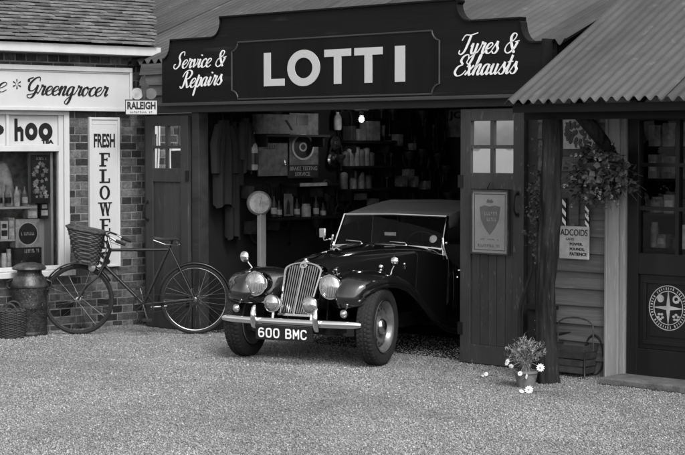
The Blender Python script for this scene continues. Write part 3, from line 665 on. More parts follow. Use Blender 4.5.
# emblem on the door's panel
q = MB(); cx, cz = at(G, 668.5, 308, -.01); y = -.0125; rz = .165; 
annulus(q, cx, cz, rz, rz, .006, .006, y-.002, y); annulus(q, cx, cz, rz*.76, rz*.76, .006, .006, y-.002, y)
for k in range(44):
    if k % 9 == 8: continue
    a = 2*PI*k/44; r0, r1 = rz*.81, rz*.92; da = .028 if k % 3 else .045
    q.slab([(cx+r0*math.cos(a-da), cz+r0*math.sin(a-da)), (cx+r1*math.cos(a-da), cz+r1*math.sin(a-da)), (cx+r1*math.cos(a+da*.3), cz+r1*math.sin(a+da*.3)), (cx+r0*math.cos(a+da*.3), cz+r0*math.sin(a+da*.3))], y-.002, y)
for k in range(4):
    a = k*PI/2; L_ = rz*.80; b = a+PI/4; c = a-PI/4; w_ = rz*.13
    q.slab([(cx, cz), (cx+w_*math.cos(c), cz+w_*math.sin(c)), (cx+L_*math.cos(a), cz+L_*math.sin(a)), (cx+w_*math.cos(b), cz+w_*math.sin(b))], y-.003-.0002*k, y)
r2 = rz*.4
q.slab(ring_poly(cx-r2, cz+r2, rz*.17, rz*.17, 14), y-.002, y)
annulus(q, cx+r2, cz+r2*1.0, rz*.18, rz*.18, rz*.08, rz*.08, y-.002, y, 14); q.slab([(cx+r2*.6, cz+r2*.7), (cx+r2*1.3, cz+r2*.6), (cx+r2*1.5, cz+r2*1.0)], y-.0024, y)
for sx_ in (-1, 1):
    for k in range(5):
        a = 2*PI*k/5+.3*sx_; q.slab(ring_poly(cx+sx_*r2+rz*.12*math.cos(a), cz-r2*1.0+rz*.12*math.sin(a), rz*.075, rz*.055, 8), y-.002-.0002*k, y)
q.build('emblem', 'enamel', dr)
q = MB(); q.box(5.50, 7.3, -.34, -.02, .0, .055, jit=.004); simple(q, 'door_step', 'stone_step', 'low worn stone step below the dark glazed door', 'step', G, (6.2, -.2, 0), bevel=.01)
# inside the dark shop: shelf unit
q = MB(); q.box(5.45, 6.9, .75, .8, 0, 2.45); q.box(5.37, 5.45, .10, .8, 0, 2.45); q.box(6.9, 6.95, .1, .8, 0, 2.45); q.box(5.37, 6.95, .1, .8, 2.42, 2.45)
q.build('shop_interior_wall', 'dark_wall', ln)
sh2 = MB()
for z in (.98, 1.24, 1.50, 1.74): sh2.box(5.46, 6.88, .22, .42, z-.02, z)
simple(sh2, 'display_shelf', 'dark_wall', 'dark shelving behind the panes of the glazed door', 'shelf', G, (6.2, .3, .96))

# timber post (a barked trunk) with its brace
tp_ = MB(); pts = []; rr = []
for i, (x, z, r) in enumerate([(5.175, -.05, .085), (5.17, .1, .072), (5.165, .3, .068), (5.15, .6, .066), (5.155, .9, .069), (5.175, 1.2, .073), (5.19, 1.45, .070), (5.20, 1.7, .067), (5.205, 1.94, .066)]):
    pts.append((x, -.525, z)); rr.append(r)
P2 = crom([(p[0], p[1], p[2], r*1.04) for p, r in zip(pts, rr)], 14); rs = []
for (x, y, z, r) in P2: rs.append([(x+r*(1+(.07+.05*math.sin(z*7))*math.sin(3*a+z*5)+.06*math.sin(7*a+z*9)+.10*math.sin(z*11+a)*math.sin(z*5.3)+.10*abs(math.sin(5.5*a+1.5*math.sin(z*3.1)+.4*math.sin(z*13)))-.05+.03*math.sin(z*37+a*4))*math.cos(a), y+r*(1+.10*abs(math.sin(5.5*a+1.5*math.sin(z*3.1)+.4*math.sin(z*13)))+.07*math.sin(3*a+z*4)+.05*math.sin(7*a+z*9))*math.sin(a), z) for a in [2*PI*j/72 for j in range(72)]])
tp_.rings(rs); simple(tp_, 'timber_post', 'bark', 'rough bark covered tree trunk post holding up the lean-to roof', 'post', G, (5.17, -.525, 0), smooth=True, ang=80)
q = MB(); q.tube([(5.44, -.52, 1.97), (5.50, -.46, 1.88), (5.53, -.38, 1.79), (5.50, -.24, 1.72), (5.44, -.10, 1.66)], [.05, .055, .05, .045, .04], 10); q.build('brace', 'bark', ln, smooth=True)

# framed notice on the right leaf
nt = thing('framed_notice', 'pale framed notice with a shield hanging on the right garage door', 'notice', G, (4.23, -.09, .9))
x0, x1, z0, z1 = 4.105, 4.455, .90, 1.385; y = -.082
q = MB(); q.box(x0, x1, y-.010, y+.006, z0, z1); q.build('sheet', 'notice_paper', nt)
q = MB(); t = .012
q.box(x0-t, x1+t, y-.02, y+.006, z1, z1+t); q.box(x0-t, x1+t, y-.02, y+.006, z0-t, z0); q.box(x0-t, x0, y-.019, y+.006, z0, z1); q.box(x1, x1+t, y-.019, y+.006, z0, z1)
q.box(x0+.02, x0+.024, y-.012, y-.009, z0+.02, z1-.02); q.box(x1-.024, x1-.02, y-.012, y-.009, z0+.02, z1-.02); q.box(x0+.024, x1-.024, y-.012, y-.009, z1-.024, z1-.02); q.box(x0+.024, x1-.024, y-.012, y-.009, z0+.02, z0+.024)
q.build('frame', 'grey_door', nt)
q = MB(); cx = (x0+x1)/2
q.slab([(cx-.10, z1-.125), (cx-.05, z1-.11), (cx, z1-.12), (cx+.05, z1-.11), (cx+.105, z1-.12), (cx+.09, z1-.22), (cx+.05, z1-.29), (cx, z1-.345), (cx-.05, z1-.29), (cx-.09, z1-.22)], y-.0115, y-.0095)
q.slab([(cx-.035, z1-.085), (cx-.02, z1-.06), (cx, z1-.07), (cx+.02, z1-.06), (cx+.035, z1-.085), (cx+.02, z1-.09), (cx-.02, z1-.09)], y-.0118, y-.0095)
marks(q, cx-.09, cx+.09, z0+.10, z0+.112, y-.0098, 14); marks(q, cx-.12, cx+.12, z0+.045, z0+.068, y-.0098, 13, .0025)
q.build('printing', 'notice_ink', nt)
q = MB(); marks(q, cx-.075, cx+.075, z1-.19, z1-.16, y-.0116, 7, .0015); marks(q, cx-.07, cx+.07, z1-.235, z1-.205, y-.0116, 7, .0015); q.build('shield_writing', 'notice_paper', nt)
q = MB(); q.tube([(cx-.035, y-.006, z1+.012), (cx, y-.006, z1+.075), (cx+.04, y-.006, z1+.012)], .004, 6); q.build('hanging_cord', 'black_iron', nt)

# enamel sign, striped bracket arms and picture on the boards
ad_ = thing('enamel_sign', 'small pale ADCOIDS sign hung on the boards below the flower basket', 'sign', G, (5.05, -.05, .88))
q = MB(); q.box(4.93, 5.205, -.062, -.05, .885, 1.135); q.build('plate', 'enamel', ad_, bevel=.006)
q = MB(); text_into(q, 'ADCOIDS', 4.942, 5.193, 1.063, 1.112, -.062, .002, .012); text_into(q, 'SAVE', 4.995, 5.07, 1.026, 1.046, -.062, .002)
text_into(q, 'POWER,', 5.03, 5.15, .985, 1.010, -.062, .002, .03); text_into(q, 'POUNDS,', 5.03, 5.165, .948, .973, -.062, .002, .03); text_into(q, 'PATIENCE', 5.03, 5.185, .912, .937, -.062, .002, .03)
q.build('lettering', 'letter_black', ad_)
for k, (pa, pb) in enumerate((((564, 198), (570, 225)), ((587, 205), (594, 227)))):
    a, b = at(G, pa[0], pa[1], -.06), at(G, pb[0], pb[1], -.06); w_ = .017
    st_ = thing('striped_arm', ('black and white striped sign arm nearest the trunk post' if k == 0 else 'black and white striped sign arm on the side of the pale door post'), 'sign arm', G, (a[0], -.06, b[1]), 'striped arms above the enamel sign')
    zt, zb = a[1], b[1]; n_ = 3
    q = MB(); q.slab([(a[0]-w_, zt), (a[0]+w_, zt), (a[0]+w_+.0, zb), (a[0]-w_, zb)], -.058, -.045); q.build('strip', 'letter_black', st_)
    q = MB()
    for i in range(n_):
        z = zt-(zt-zb)*(i+.1)/n_; h = (zt-zb)/n_*.5; q.slab([(a[0]-w_, z+.0), (a[0]-w_, z-h), (a[0]+w_, z-h-.035), (a[0]+w_, z-.035)], -.060, -.0575)
    q.build('stripe', 'letter_white', st_)
q = MB(); q.box(5.01, 5.095, -.045, -.034, 1.14, 1.42); q.box(5.035, 5.07, -.056, -.044, 1.135, 1.16); simple(q, 'backing_board', 'weatherboard', 'short upright board between the two striped arms', 'board', G, (5.05, -.04, 1.14))
pc = thing('tin_poster', 'small pale picture poster high on the boards under the lean-to eave', 'poster', G, (5.08, -.05, 1.79))
q = MB(); q.box(4.955, 5.245, -.052, -.04, 1.72, 2.01); q.build('sheet', 'pale_goods', pc)
q = MB(); marks(q, 4.97, 5.22, 1.955, 1.985, -.052, 9); 
for k in range(60): a = random.uniform(4.98, 5.21); z = random.uniform(1.74, 1.92); q.slab([(a+random.uniform(.008, .02)*math.cos(t), z+random.uniform(.008, .022)*math.sin(t)) for t in [2*PI*j/9 for j in range(9)]], -.0535-.0001*k, -.052)
q.build('picture', 'dark_goods', pc)
# ------------------------------------------------------------------ goods in the shop window
def bottle(mb, x, y, z, r, h, tone=0): mb.lathe([(r*.9, 0), (r, .01), (r, h*.55), (r*.85, h*.66), (r*.36, h*.8), (r*.34, h*.95), (r*.42, h*.96), (r*.42, h)], (x, y, z), (0, 0, 1), 12, tone)
def jar(mb, x, y, z, r, h, tone=0): mb.lathe([(r*.9, 0), (r, .008), (r, h*.78), (r*.8, h*.84), (r*.85, h*.85), (r*.85, h)], (x, y, z), (0, 0, 1), 12, tone)
for i in range(11):
    x = -1.235-i*.088; q = MB(); h = random.uniform(.15, .21); bottle(q, x, .16+random.uniform(-.01, .02), 1.176, .030, h, random.uniform(-.5, .6))
    o = simple(q, 'bottle', 'display_mid', 'dark glass bottle in the row on the upper shelf of the shop window', 'bottle', SH, (x, .16, 1.176), 'bottles in a row on the upper window shelf', smooth=True)
    q = MB(); q.lathe([(.031, .03), (.031, .085)], (x, .16, 1.176), (0, 0, 1), 12); q.v = [(a, b, c) for a, b, c in q.v]
    lb = q.build('label', random.choice(('display_pale', 'dark_goods')), o)
for i, (x, w_, h, m_) in enumerate([(-1.05, .075, .17, 'display_pale'), (-1.17, .10, .13, 'display_mid'), (-1.285, .085, .16, 'display_mid')]):
    pass
def box_goods(x, w_, z, h, m_, label, y=.16, d=.1):
    t = thing('goods_box', label, 'box', SH, (x, y, z), 'packets on the shop window shelves')
    q = MB(); q.box(x-w_/2, x+w_/2, y-d/2, y+d/2, z, z+h); q.build('carton', m_, t, bevel=.002)
    q = MB(); q.box(x-w_*.40, x+w_*.40, y-d/2-.0015, y-d/2, z+h*.18, z+h*.5); q.box(x-w_*.3, x+w_*.3, y-d/2-.0015, y-d/2, z+h*.62, z+h*.85); q.build('printed_label', 'display_pale' if m_ != 'display_pale' else 'dark_goods', t)
    return t
box_goods(-1.045, .085, 1.055-.0, .155, 'dark_goods', 'dark tin with a pale label standing on the round-logo box', .18)
box_goods(-1.17, .10, 1.06, .13, 'display_mid', 'grey packet left of the dark tin on the round-logo box', .18)
lab = ['grey packet first from the left on the middle window shelf', 'low grey packet second from the left on the middle window shelf', 'tall packet at the centre of the middle window shelf', 'packet second from the right on the middle window shelf', 'packet at the right end of the middle window shelf']
for k, (x, w_, h, m_) in enumerate([(-1.86, .13, .2, 'display_mid'), (-1.72, .1, .15, 'display_pale'), (-1.585, .12, .21, 'display_mid'), (-1.475, .075, .17, 'display_pale'), (-1.40, .06, .2, 'display_mid')]):
    box_goods(x, w_, .871, h, m_, lab[k])
rb_ = thing('logo_box', 'square pale box with a dark round badge, at the right of the window', 'box', SH, (-1.21, .18, .79))
q = MB(); q.box(-1.345, -1.095, .14, .26, .785, 1.052); q.build('carton', 'display_mid', rb_, bevel=.003)
q = MB(); q.slab(ring_poly(-1.22, .915, .105, .108, 28), .136, .14); q.build('badge', 'dark_goods', rb_)
q = MB(); annulus(q, -1.22, .915, .108, .111, .010, .010, .134, .139); marks(q, -1.29, -1.15, .90, .93, .136, 9); q.build('badge_ring', 'display_pale', rb_)
lb_ = thing('lower_stand', 'dark display stand with pale strip of letters under the round-logo box', 'stand', SH, (-1.21, .2, .56))
q = MB(); q.box(-1.36, -1.08, .13, .28, .562, .783); q.build('stand_body', 'dark_goods', lb_)
q = MB(); marks(q, -1.26, -1.09, .735, .77, .13, 11); q.build('letter_strip', 'display_pale', lb_)
for i in range(8):
    x = -1.40-i*.066; q = MB(); jar(q, x, .16+random.uniform(-.02, .02), .562, .026, random.uniform(.14, .24), random.uniform(-.5, .5)); 
    simple(q, 'jar', random.choice(('display_mid', 'display_pale', 'dark_goods')), 'jar standing on the floor of the shop window display', 'jar', SH, (x, .16, .562), 'jars on the display floor', smooth=True)
ps = thing('flower_poster', 'dark framed flower picture hung at the right of the shop window', 'poster', SH, (-1.1, .06, 1.21))
q = MB(); q.box(-1.21, -1.015, .075, .09, 1.20, 1.655); q.build('sheet', 'dark_goods', ps, bevel=.004)
q = MB(); 
for k in range(26):
    x = random.uniform(-1.185, -1.04); z = random.uniform(1.25, 1.58); r = random.uniform(.012, .026)
    q.slab([(x+r*(1+.35*math.sin(5*a))*math.cos(a), z+r*(1+.35*math.sin(5*a))*math.sin(a)) for a in [2*PI*j/15 for j in range(15)]], .0735-.0003*k, .075, random.uniform(-.6, .5))
marks(q, -1.16, -1.05, 1.61, 1.635, .0745, 8)
q.build('flower_print', 'display_mid', ps)
q = MB(); q.lathe([(.02, .42), (.05, .40), (.085, .30), (.115, .15), (.135, .02), (.13, 0)], (-1.40, .30, 1.176+.0), (0, 0, 1), 20)
simple(q, 'hanging_net', 'display_mid', 'tall pale cone shaped bundle behind the bottles in the window', 'bundle', SH, (-1.40, .30, 1.176), smooth=True)
q = MB(); q.lathe([(.0, .16), (.05, .15), (.062, .10), (.05, .02), (.03, 0)], (-1.26, .28, 1.176), (0, 0, 1), 14)
simple(q, 'round_loaf', 'display_mid', 'small rounded grey pack beside the pale cone bundle', 'pack', SH, (-1.26, .28, 1.176), smooth=True)

# ------------------------------------------------------------------ milk churn and log basket
FR['churn'] = ((-2.885, 15.62), 0.0)
ch = thing('milk_churn', 'old dark flaking metal milk churn with shiny lid below the shop window', 'churn', 'churn', (0, 0, 0))
q = MB(); q.lathe([(.155, 0), (.165, .01), (.165, .03), (.158, .04), (.160, .25), (.163, .26), (.160, .27), (.160, .44), (.168, .45), (.168, .47), (.155, .49), (.140, .53), (.115, .57), (.112, .60)], (0, 0, 0), (0, 0, 1), 36)
q.build('can', 'churn_metal', ch, smooth=True)
q = MB(); q.lathe([(.120, .60), (.150, .605), (.158, .615), (.150, .632), (.115, .655), (.06, .668), (0, .670)], (0, 0, 0), (0, 0, 1), 36); q.build('lid', 'churn_shoulder', ch, smooth=True)
q = MB(); q.lathe([(.169, .448), (.171, .46), (.169, .475), (.157, .497), (.142, .533), (.13, .55)], (0, 0, 0), (0, 0, 1), 36); q.build('shoulder', 'churn_shoulder', ch, smooth=True)
for s_ in (-1, 1):
    q = MB(); q.tube([(s_*.150, 0, .42), (s_*.20, 0, .44), (s_*.205, 0, .49), (s_*.16, 0, .51)], .010, 8); q.build('handle', 'churn_metal', ch, smooth=True)

def woven(mb, prof, o, rows, stakes, amp=.006, sx=1.0, sy=1.0, seg=None, r=.0045):
    """real over-under weave: rows of willow running round the stakes"""
    def rad(h):
        for (r0, h0), (r1, h1) in zip(prof[:-1], prof[1:]):
            if h <= h1: return r0+(r1-r0)*(h-h0)/(h1-h0+1e-9)
        return prof[-1][0]
    H = prof[-1][1]; n = stakes*4
    for k in range(rows):
        h = H*(k+.5)/rows; rd = rad(h); ph = PI*(k % 2); pts = []
        for j in range(n+1):
            a = 2*PI*j/n; q = rd+amp*math.cos(a*stakes/2+ph)
            pts.append((o[0]+q*math.cos(a)*sx, o[1]+q*math.sin(a)*sy, o[2]+h+random.uniform(-.0006, .0006)))
        mb.tube(pts, H/rows*.52, 5, random.uniform(-.35, .35), caps=False)
    for j in range(stakes):
        a = 2*PI*j/stakes; mb.tube([(o[0]+rad(h)*math.cos(a)*sx, o[1]+rad(h)*math.sin(a)*sy, o[2]+h) for h in [H*i/5 for i in range(6)]], r, 5, .1)
FR['lowbasket'] = ((-3.005, 15.36), 0.0)
bk_ = thing('wicker_basket', 'dark round woven basket standing in front of the milk churn', 'basket', 'lowbasket', (0, 0, 0))
q = MB(); woven(q, [(.105, 0), (.115, .10), (.120, .245)], (0, 0, .004), 22, 18); q.lathe([(.12, 0), (.02, .004), (0, .006)], (0, 0, .004), (0, 0, 1), 20); q.build('weave', 'wicker_dark', bk_, smooth=True)
q = MB()
for k in range(2): q.tube([(.122*math.cos(a+.2*k)*(1), .122*math.sin(a+.2*k), .252+.006*math.sin(a*14+k*PI)) for a in [2*PI*j/56 for j in range(57)]], .008, 6, caps=False)
q.build('rim', 'wicker_dark', bk_, smooth=True)
for s_ in (-1, 1):
    q = MB(); q.tube([(.07*math.cos(a), s_*.112+.0*a, .25+.075*math.sin(a)) for a in [PI*j/10 for j in range(11)]], .008, 6); q.build('handle', 'wicker_dark', bk_, smooth=True)

# ------------------------------------------------------------------ bicycle
FR['bike'] = ((-2.44, 15.66), R(1.5))
bi = thing('bicycle', 'old black roadster bicycle with front wicker basket leaning by the shop corner', 'bicycle', 'bike', (0, 0, 0))
RW = .325; fx, rx = 0.0, 1.075; YB = 0.0
def bp(px, py): x = (px-77.9)/108.0; return (x*.9985, YB, .325+(300.3-py)/108.0)
def wheel(mb_t, mb_r, mb_s, cx):
    for mbx, rr_, tr in ((mb_t, RW-.017, .019), (mb_r, RW-.036, .007)):
        n_ = 56; m_ = 8; vs = [(cx+(rr_+tr*math.cos(b))*math.cos(a), YB+tr*math.sin(b)*.9, RW+(rr_+tr*math.cos(b))*math.sin(a)) for a in [2*PI*i/n_ for i in range(n_)] for b in [2*PI*j/m_ for j in range(m_)]]
        mbx.add(vs, [(i*m_+j, i*m_+(j+1) % m_, ((i+1) % n_)*m_+(j+1) % m_, ((i+1) % n_)*m_+j) for i in range(n_) for j in range(m_)])
    for k in range(32):
        a = 2*PI*k/32; b = a+(1 if k % 4 < 2 else -1)*1.25; s_ = .028 if k % 2 else -.028
        mb_s.tube([(cx+.022*math.cos(b), YB+s_, RW+.022*math.sin(b)), (cx+(RW-.045)*math.cos(a), YB, RW+(RW-.045)*math.sin(a))], .0013, 4, caps=False)
    mb_s.lathe([(.012, -.035), (.024, -.033), (.024, -.026), (.013, -.02), (.013, .02), (.024, .026), (.024, .033), (.012, .035)], (cx, YB, RW), (0, 1, 0), 14)
for k, cx in enumerate((fx, rx)):
    t_, r__, s_ = MB(), MB(), MB(); wheel(t_, r__, s_, cx)
    wh = r__.build('wheel', 'churn_metal' if k == 0 else 'dull_chrome', bi, smooth=True); t_.build('tyre', 'rubber', wh, smooth=True); s_.build('spokes', 'dull_chrome', wh)
q = MB(); bb = bp(143, 305); st = bp(169.5, 247); ht = bp(110.5, 249); hb = bp(104, 266)
q.tube([ht, hb], .018, 10); q.tube([bp(110, 251), bp(168.5, 250.5)], .0145, 10); q.tube([hb, bb], .016, 10); q.tube([bb, st], .0145, 10)
for s_ in (-1, 1):
    o = .055*s_; q.tube([(bb[0], bb[1]+.02*s_, bb[2]), (rx, YB+o, RW)], .009, 8); q.tube([(st[0], st[1]+.01*s_, st[2]-.02), (rx, YB+o, RW)], .0085, 8)
q.lathe([(.024, -.035), (.024, .035)], bb, (0, 1, 0), 16); q.tube([st, bp(171.5, 241)], .0125, 8)
q.build('frame', 'bike_paint', bi, smooth=True)
q = MB()
for s_ in (-1, 1): q.tube([(hb[0], YB+.035*s_, hb[2]), (hb[0]-.055, YB+.05*s_, hb[2]-.11), (fx+.075, YB+.052*s_, RW+.13), (fx+.02, YB+.052*s_, RW+.03), (fx, YB+.052*s_, RW)], .0105, 8)
q.box(hb[0]-.02, hb[0]+.02, -.045, .045, hb[2]-.012, hb[2]+.01); q.build('fork', 'bike_paint', bi, smooth=True)
q = MB()
for cx, a0, a1 in ((fx, R(30), R(205)), (rx, R(-20), R(188))):
    rs = []
    for i in range(29):
        a = a0+(a1-a0)*i/28; r0 = RW+.022; rs.append([(cx+(r0-.012*abs(u)**2)*math.cos(a), YB+u*.032, RW+(r0-.012*abs(u)**2)*math.sin(a)) for u in (-1, -.6, 0, .6, 1)])
    q.rings(rs, closed=False, caps=False)
q.build('mudguard', 'bike_paint', bi, smooth=True, solid=.003)
q = MB(); sad = bp(167, 240)
rs = []
for i in range(11):
    u = i/10; x = bp(153, 240)[0]+u*.25; wd = .022+.085*max(0, (u-.35)/.65)**1.1; z = sad[2]+.012+.02*(abs(u-.45)*1.6)**2-.004
    if i == 10: wd *= .75; z -= .02
    rs.append([(x, YB-wd, z-.03), (x, YB-wd*.92, z-.006), (x, YB-wd*.4, z+.008), (x, YB, z+.006), (x, YB+wd*.4, z+.008), (x, YB+wd*.92, z-.006), (x, YB+wd, z-.03), (x, YB, z-.018)])
q.rings(rs); sd_ = q.build('saddle', 'leather', bi, smooth=True, sub=1)
q = MB()
for s_ in (-1, 1):
    zz = sad[2]-.045; q.tube([(sad[0]+.09, YB+.045*s_, zz+.015-.01*j) if False else (sad[0]+.10+.016*math.cos(j), YB+.055*s_+.016*math.sin(j), zz-.01+.05*j/18) for j in range(19)], .0028, 5)
    q.tube([(sad[0]-.13, YB+.012*s_, sad[2]-.01), (sad[0]-.02, YB+.02*s_, sad[2]-.05), (sad[0]+.11, YB+.04*s_, sad[2]-.055)], .0035, 5)
q.build('saddle_spring', 'dull_chrome', sd_)
q = MB(); stp = bp(107.5, 238)
q.tube([ht, (ht[0]-.015, YB, ht[2]+.05), stp], .011, 8); q.tube([(stp[0]-.02, YB-.055, stp[2]+.01), (stp[0]-.03, YB-.02, stp[2]+.004), (stp[0]-.03, YB+.02, stp[2]+.004), (stp[0]-.02, YB+.055, stp[2]+.01)], .010, 8)
for s_ in (-1, 1):
    q.tube([(stp[0]-.022, YB+.05*s_, stp[2]+.012), (stp[0]+.0, YB+.16*s_, stp[2]+.035), (stp[0]+.05, YB+.25*s_, stp[2]+.01), (stp[0]+.10, YB+.265*s_, stp[2]-.02), (stp[0]+.15, YB+.265*s_, stp[2]-.04)], .010, 8)
    q.tube([(stp[0]+.14, YB+.25*s_, stp[2]-.065), (stp[0]+.03, YB+.22*s_, stp[2]-.03), (stp[0]+.0, YB+.04*s_, stp[2]-.05), (hb[0]-.01, YB+.04*s_, hb[2]+.02), (hb[0]-.05, YB+.04*s_, hb[2]-.06)], .0032, 5)
hbm = q.build('handlebar', 'dull_chrome', bi, smooth=True)
for s_ in (-1, 1):
    q = MB(); q.tube([(stp[0]+.10, YB+.265*s_, stp[2]-.02), (stp[0]+.19, YB+.265*s_, stp[2]-.055)], .016, 10); q.build('grip', 'rubber', hbm, smooth=True)
q = MB(); q.lathe([(.0, .0), (.035, .0), (.042, .02), (.042, .03), (.0, .035)], (hb[0]-.09, YB-.06, hb[2]-.015), (-.6, -1, .1), 16); q.build('lamp', 'dull_chrome', bi, smooth=True)
q = MB(); annulus(q, bb[0], bb[2], .095, .095, .012, .012, -.052, -.048, 40)
for k in range(5): a = 2*PI*k/5; q.bar((bb[0], -.05, bb[2]), (bb[0]+.09*math.cos(a), -.05, bb[2]+.09*math.sin(a)), .012, .004, up=(0, 1, 0))
q.bar((bb[0], -.05, bb[2]+.093), (rx, -.05, RW+.033), .004, .007); q.bar((bb[0], -.05, bb[2]-.093), (rx, -.05, RW-.033), .004, .007); annulus(q, rx, RW, .036, .036, .01, .01, -.053, -.047, 20)
q.build('chainwheel', 'bike_paint', bi)
for s_, (ex, ez) in ((-1, bp(147.5, 320)[::2]), (1, (2*bb[0]-bp(147.5, 320)[0], 2*bb[2]-bp(147.5, 320)[2]))):
    q = MB(); y = YB+.068*s_; q.tube([(bb[0], y, bb[2]), (ex, y, ez)], .009, 8); cr = q.build('crank', 'dull_chrome', bi, smooth=True)
    q = MB(); q.box(ex-.045, ex+.045, y+.01*s_-(0 if s_ > 0 else .075), y+.01*s_+(.075 if s_ > 0 else 0), ez-.012, ez+.012); q.build('pedal', 'rubber', cr, bevel=.004)
q = MB(); q.tube([bp(150, 308.5), bp(166, 307)], .010, 8); q.build('pump', 'dull_chrome', bi, smooth=True)
# square-ish tapering basket in front of the handlebar
def bikebasket():
    mb = MB(); rows = 17; T = [Vector(bp(69, 227)), Vector(bp(103, 234))]; Bm = [Vector(bp(78, 263)), Vector(bp(97, 266))]
    hw_t, hw_b = .19, .13; per = 40
    def pt(u, k, off):   # u 0..1 height, k around
        a = 2*PI*k/per; ca, sa = math.cos(a), math.sin(a); e = .45
        ca = math.copysign(abs(ca)**e, ca); sa = math.copysign(abs(sa)**e, sa)
        l_ = Bm[0].lerp(T[0], u); r_ = Bm[1].lerp(T[1], u); c = (l_+r_)/2; hx = (r_-l_)/2; hw = hw_b+(hw_t-hw_b)*u
        return c+hx*(ca*(1+off/hx.length))+Vector((0, 1, 0))*(sa*(hw+off))
    for j in range(rows):
        u = (j+.5)/rows; mb.tube([pt(u, k/2, .006*math.cos(PI*k/4+PI*(j % 2))) for k in range(per*2+1)], .0095, 5, random.uniform(-.35, .4), caps=False)
    for k in range(0, per, 2): mb.tube([pt(i/4, k, 0) for i in range(5)], .005, 5)
    for k in range(2): mb.tube([pt(1.0+.02*k, q_, .006+.004*math.sin(q_*2.2+k*3)) for q_ in range(per+1)], .011, 6, caps=False)
    mb.add([pt(.02, k, -.002) for k in range(per)], [tuple(range(per))])
    return mb
bkt = bikebasket().build('basket', 'wicker', bi, smooth=True)
q = MB()
for s_ in (-1, 1): q.bar((bp(99, 240)[0], YB+.06*s_, bp(99, 240)[2]), (bp(91, 262)[0]+.05, YB+.06*s_, bp(91, 262)[2]), .006, .022)
q.build('basket_strap', 'leather', bkt)

# ------------------------------------------------------------------ plants
def leaf_into(mb, c, d, L, W, tone=0, bend=.25):
    d = Vector(d).normalized(); c = Vector(c); up = Vector((random.uniform(-.4, .4), random.uniform(-.4, .4), 1)); x = d.cross(up).normalized(); n_ = x.cross(d)
    p = [c, c+d*L*.35+x*W/2+n_*L*.06, c+d*L*.35-x*W/2+n_*L*.06, c+d*L*.36+n_*L*.01, c+d*L-n_*L*bend]
    mb.add(p, [(0, 1, 3), (0, 3, 2), (1, 4, 3), (3, 4, 2)], tone)
def round_leaf(mb, c, d, L, tone=0):
    d = Vector(d).normalized(); c = Vector(c); up = Vector((random.uniform(-.5, .5), random.uniform(-1.2, .2), 1)); x = d.cross(up).normalized(); n_ = x.cross(d)
    k = 9; pts = [c+d*L*.5+(d*math.cos(a)+x*math.sin(a))*L*.5*(.86+.14*math.cos(5*a))*(1 if abs(a-PI) > .3 else .55)-n_*L*.12*abs(math.sin(a)) for a in [2*PI*j/k for j in range(k)]]
    mb.add([c+d*L*.45+n_*L*.05]+pts, [(0, 1+j, 1+(j+1) % k) for j in range(k)], tone)
def rdir(zb=0): 
    v = Vector((random.gauss(0, 1), random.gauss(0, 1), random.gauss(0, 1)+zb)); return v.normalized()
cxp, czp = at(G, 599, 160, -.28)
hp = thing('hanging_plant', 'full hanging basket of trailing dark leaves with small pale flowers', 'hanging plant', G, (cxp, -.28, czp))
st_, lf, fl_ = MB(), MB(), MB()
for k in range(300):
    a = random.uniform(0, 2*PI); el = random.uniform(-1.3, 1.3); L = random.uniform(.12, .34)*(1.15 if el < 0 else .9)
    d = Vector((math.cos(a)*math.cos(el)*1.05, math.sin(a)*math.cos(el)*.75, math.sin(el)*.8)); p0 = Vector((cxp, -.28, czp-.03)); pts = [p0]
    for i in range(1, 5): pts.append(p0+d*L*i/4+Vector((0, 0, -.07*(i/4)**2))); 
    st_.tube(pts, .0018, 4, caps=False)
    for i in range(8):
        t = random.uniform(.35, 1); q_ = pts[min(4, int(t*4))]+Vector((random.gauss(0, .018), random.gauss(0, .018), random.gauss(0, .018))); round_leaf(lf, q_, rdir(-.3), random.uniform(.025, .062), random.uniform(-.7, 1.0))
    if k % 3 == 0:
        c = pts[-1]+Vector((0, -.01, 0)); fl_ = MB()
        for j in range(6): b = 2*PI*j/6; leaf_into(fl_, c, (math.cos(b), -.4, math.sin(b)), random.uniform(.014, .028), .02, random.uniform(-.5, .6), 0)
        fl_.build('flower', 'leaf_pale', hp)
st_.build('stem', 'leaf', hp); lf.build('leaves', 'leaf', hp);
q = MB(); q.lathe([(.0, -.13), (.07, -.12), (.12, -.06), (.14, 0), (.135, 0)], (cxp, -.28, czp-.02), (0, 0, 1), 20); q.build('pot', 'wicker_dark', hp, smooth=True)
q = MB()
for k in range(3): a = 2*PI*k/3+.4; q.tube([(cxp+.135*math.cos(a), -.28+.135*math.sin(a), czp-.02), (cxp, -.28, czp+.24)], .0025, 4)
q.tube([(cxp, -.28, czp+.24), (cxp, -.28, 2.25)], .003, 4); q.build('chain', 'black_iron', hp)
# climber between the leaf and the trunk post
tz = MB(); cl = thing('climbing_plant', 'thin straggly climber between the right garage door and the trunk post', 'climber', G, (4.78, -.12, 0))
lf = MB(); pts = [(4.80, -.10, .0), (4.77, -.11, .4), (4.81, -.12, .8), (4.78, -.13, 1.1), (4.84, -.14, 1.35), (4.80, -.15, 1.55)]; tz.tube(crom(pts), .006, 5); 
tz.tube(crom([(4.81, -.12, .8), (4.86, -.15, 1.0), (4.83, -.17, 1.2)]), .004, 5)
for k in range(330):
    z = random.gauss(1.27, .17); c = (4.80+random.gauss(0, .05), -.15+random.gauss(0, .03), z); round_leaf(lf, c, rdir(-.2), random.uniform(.018, .045), random.uniform(-.5, 1.6))
for k in range(60):
    z = random.uniform(.1, 1.0); c = (4.80+random.gauss(0, .03), -.14+random.gauss(0, .02), z); leaf_into(lf, c, rdir(-.2), random.uniform(.02, .035), random.uniform(.012, .02), random.uniform(-.5, 1.2))
tz.build('stem', 'bark', cl); lf.build('leaves', 'leaf', cl)
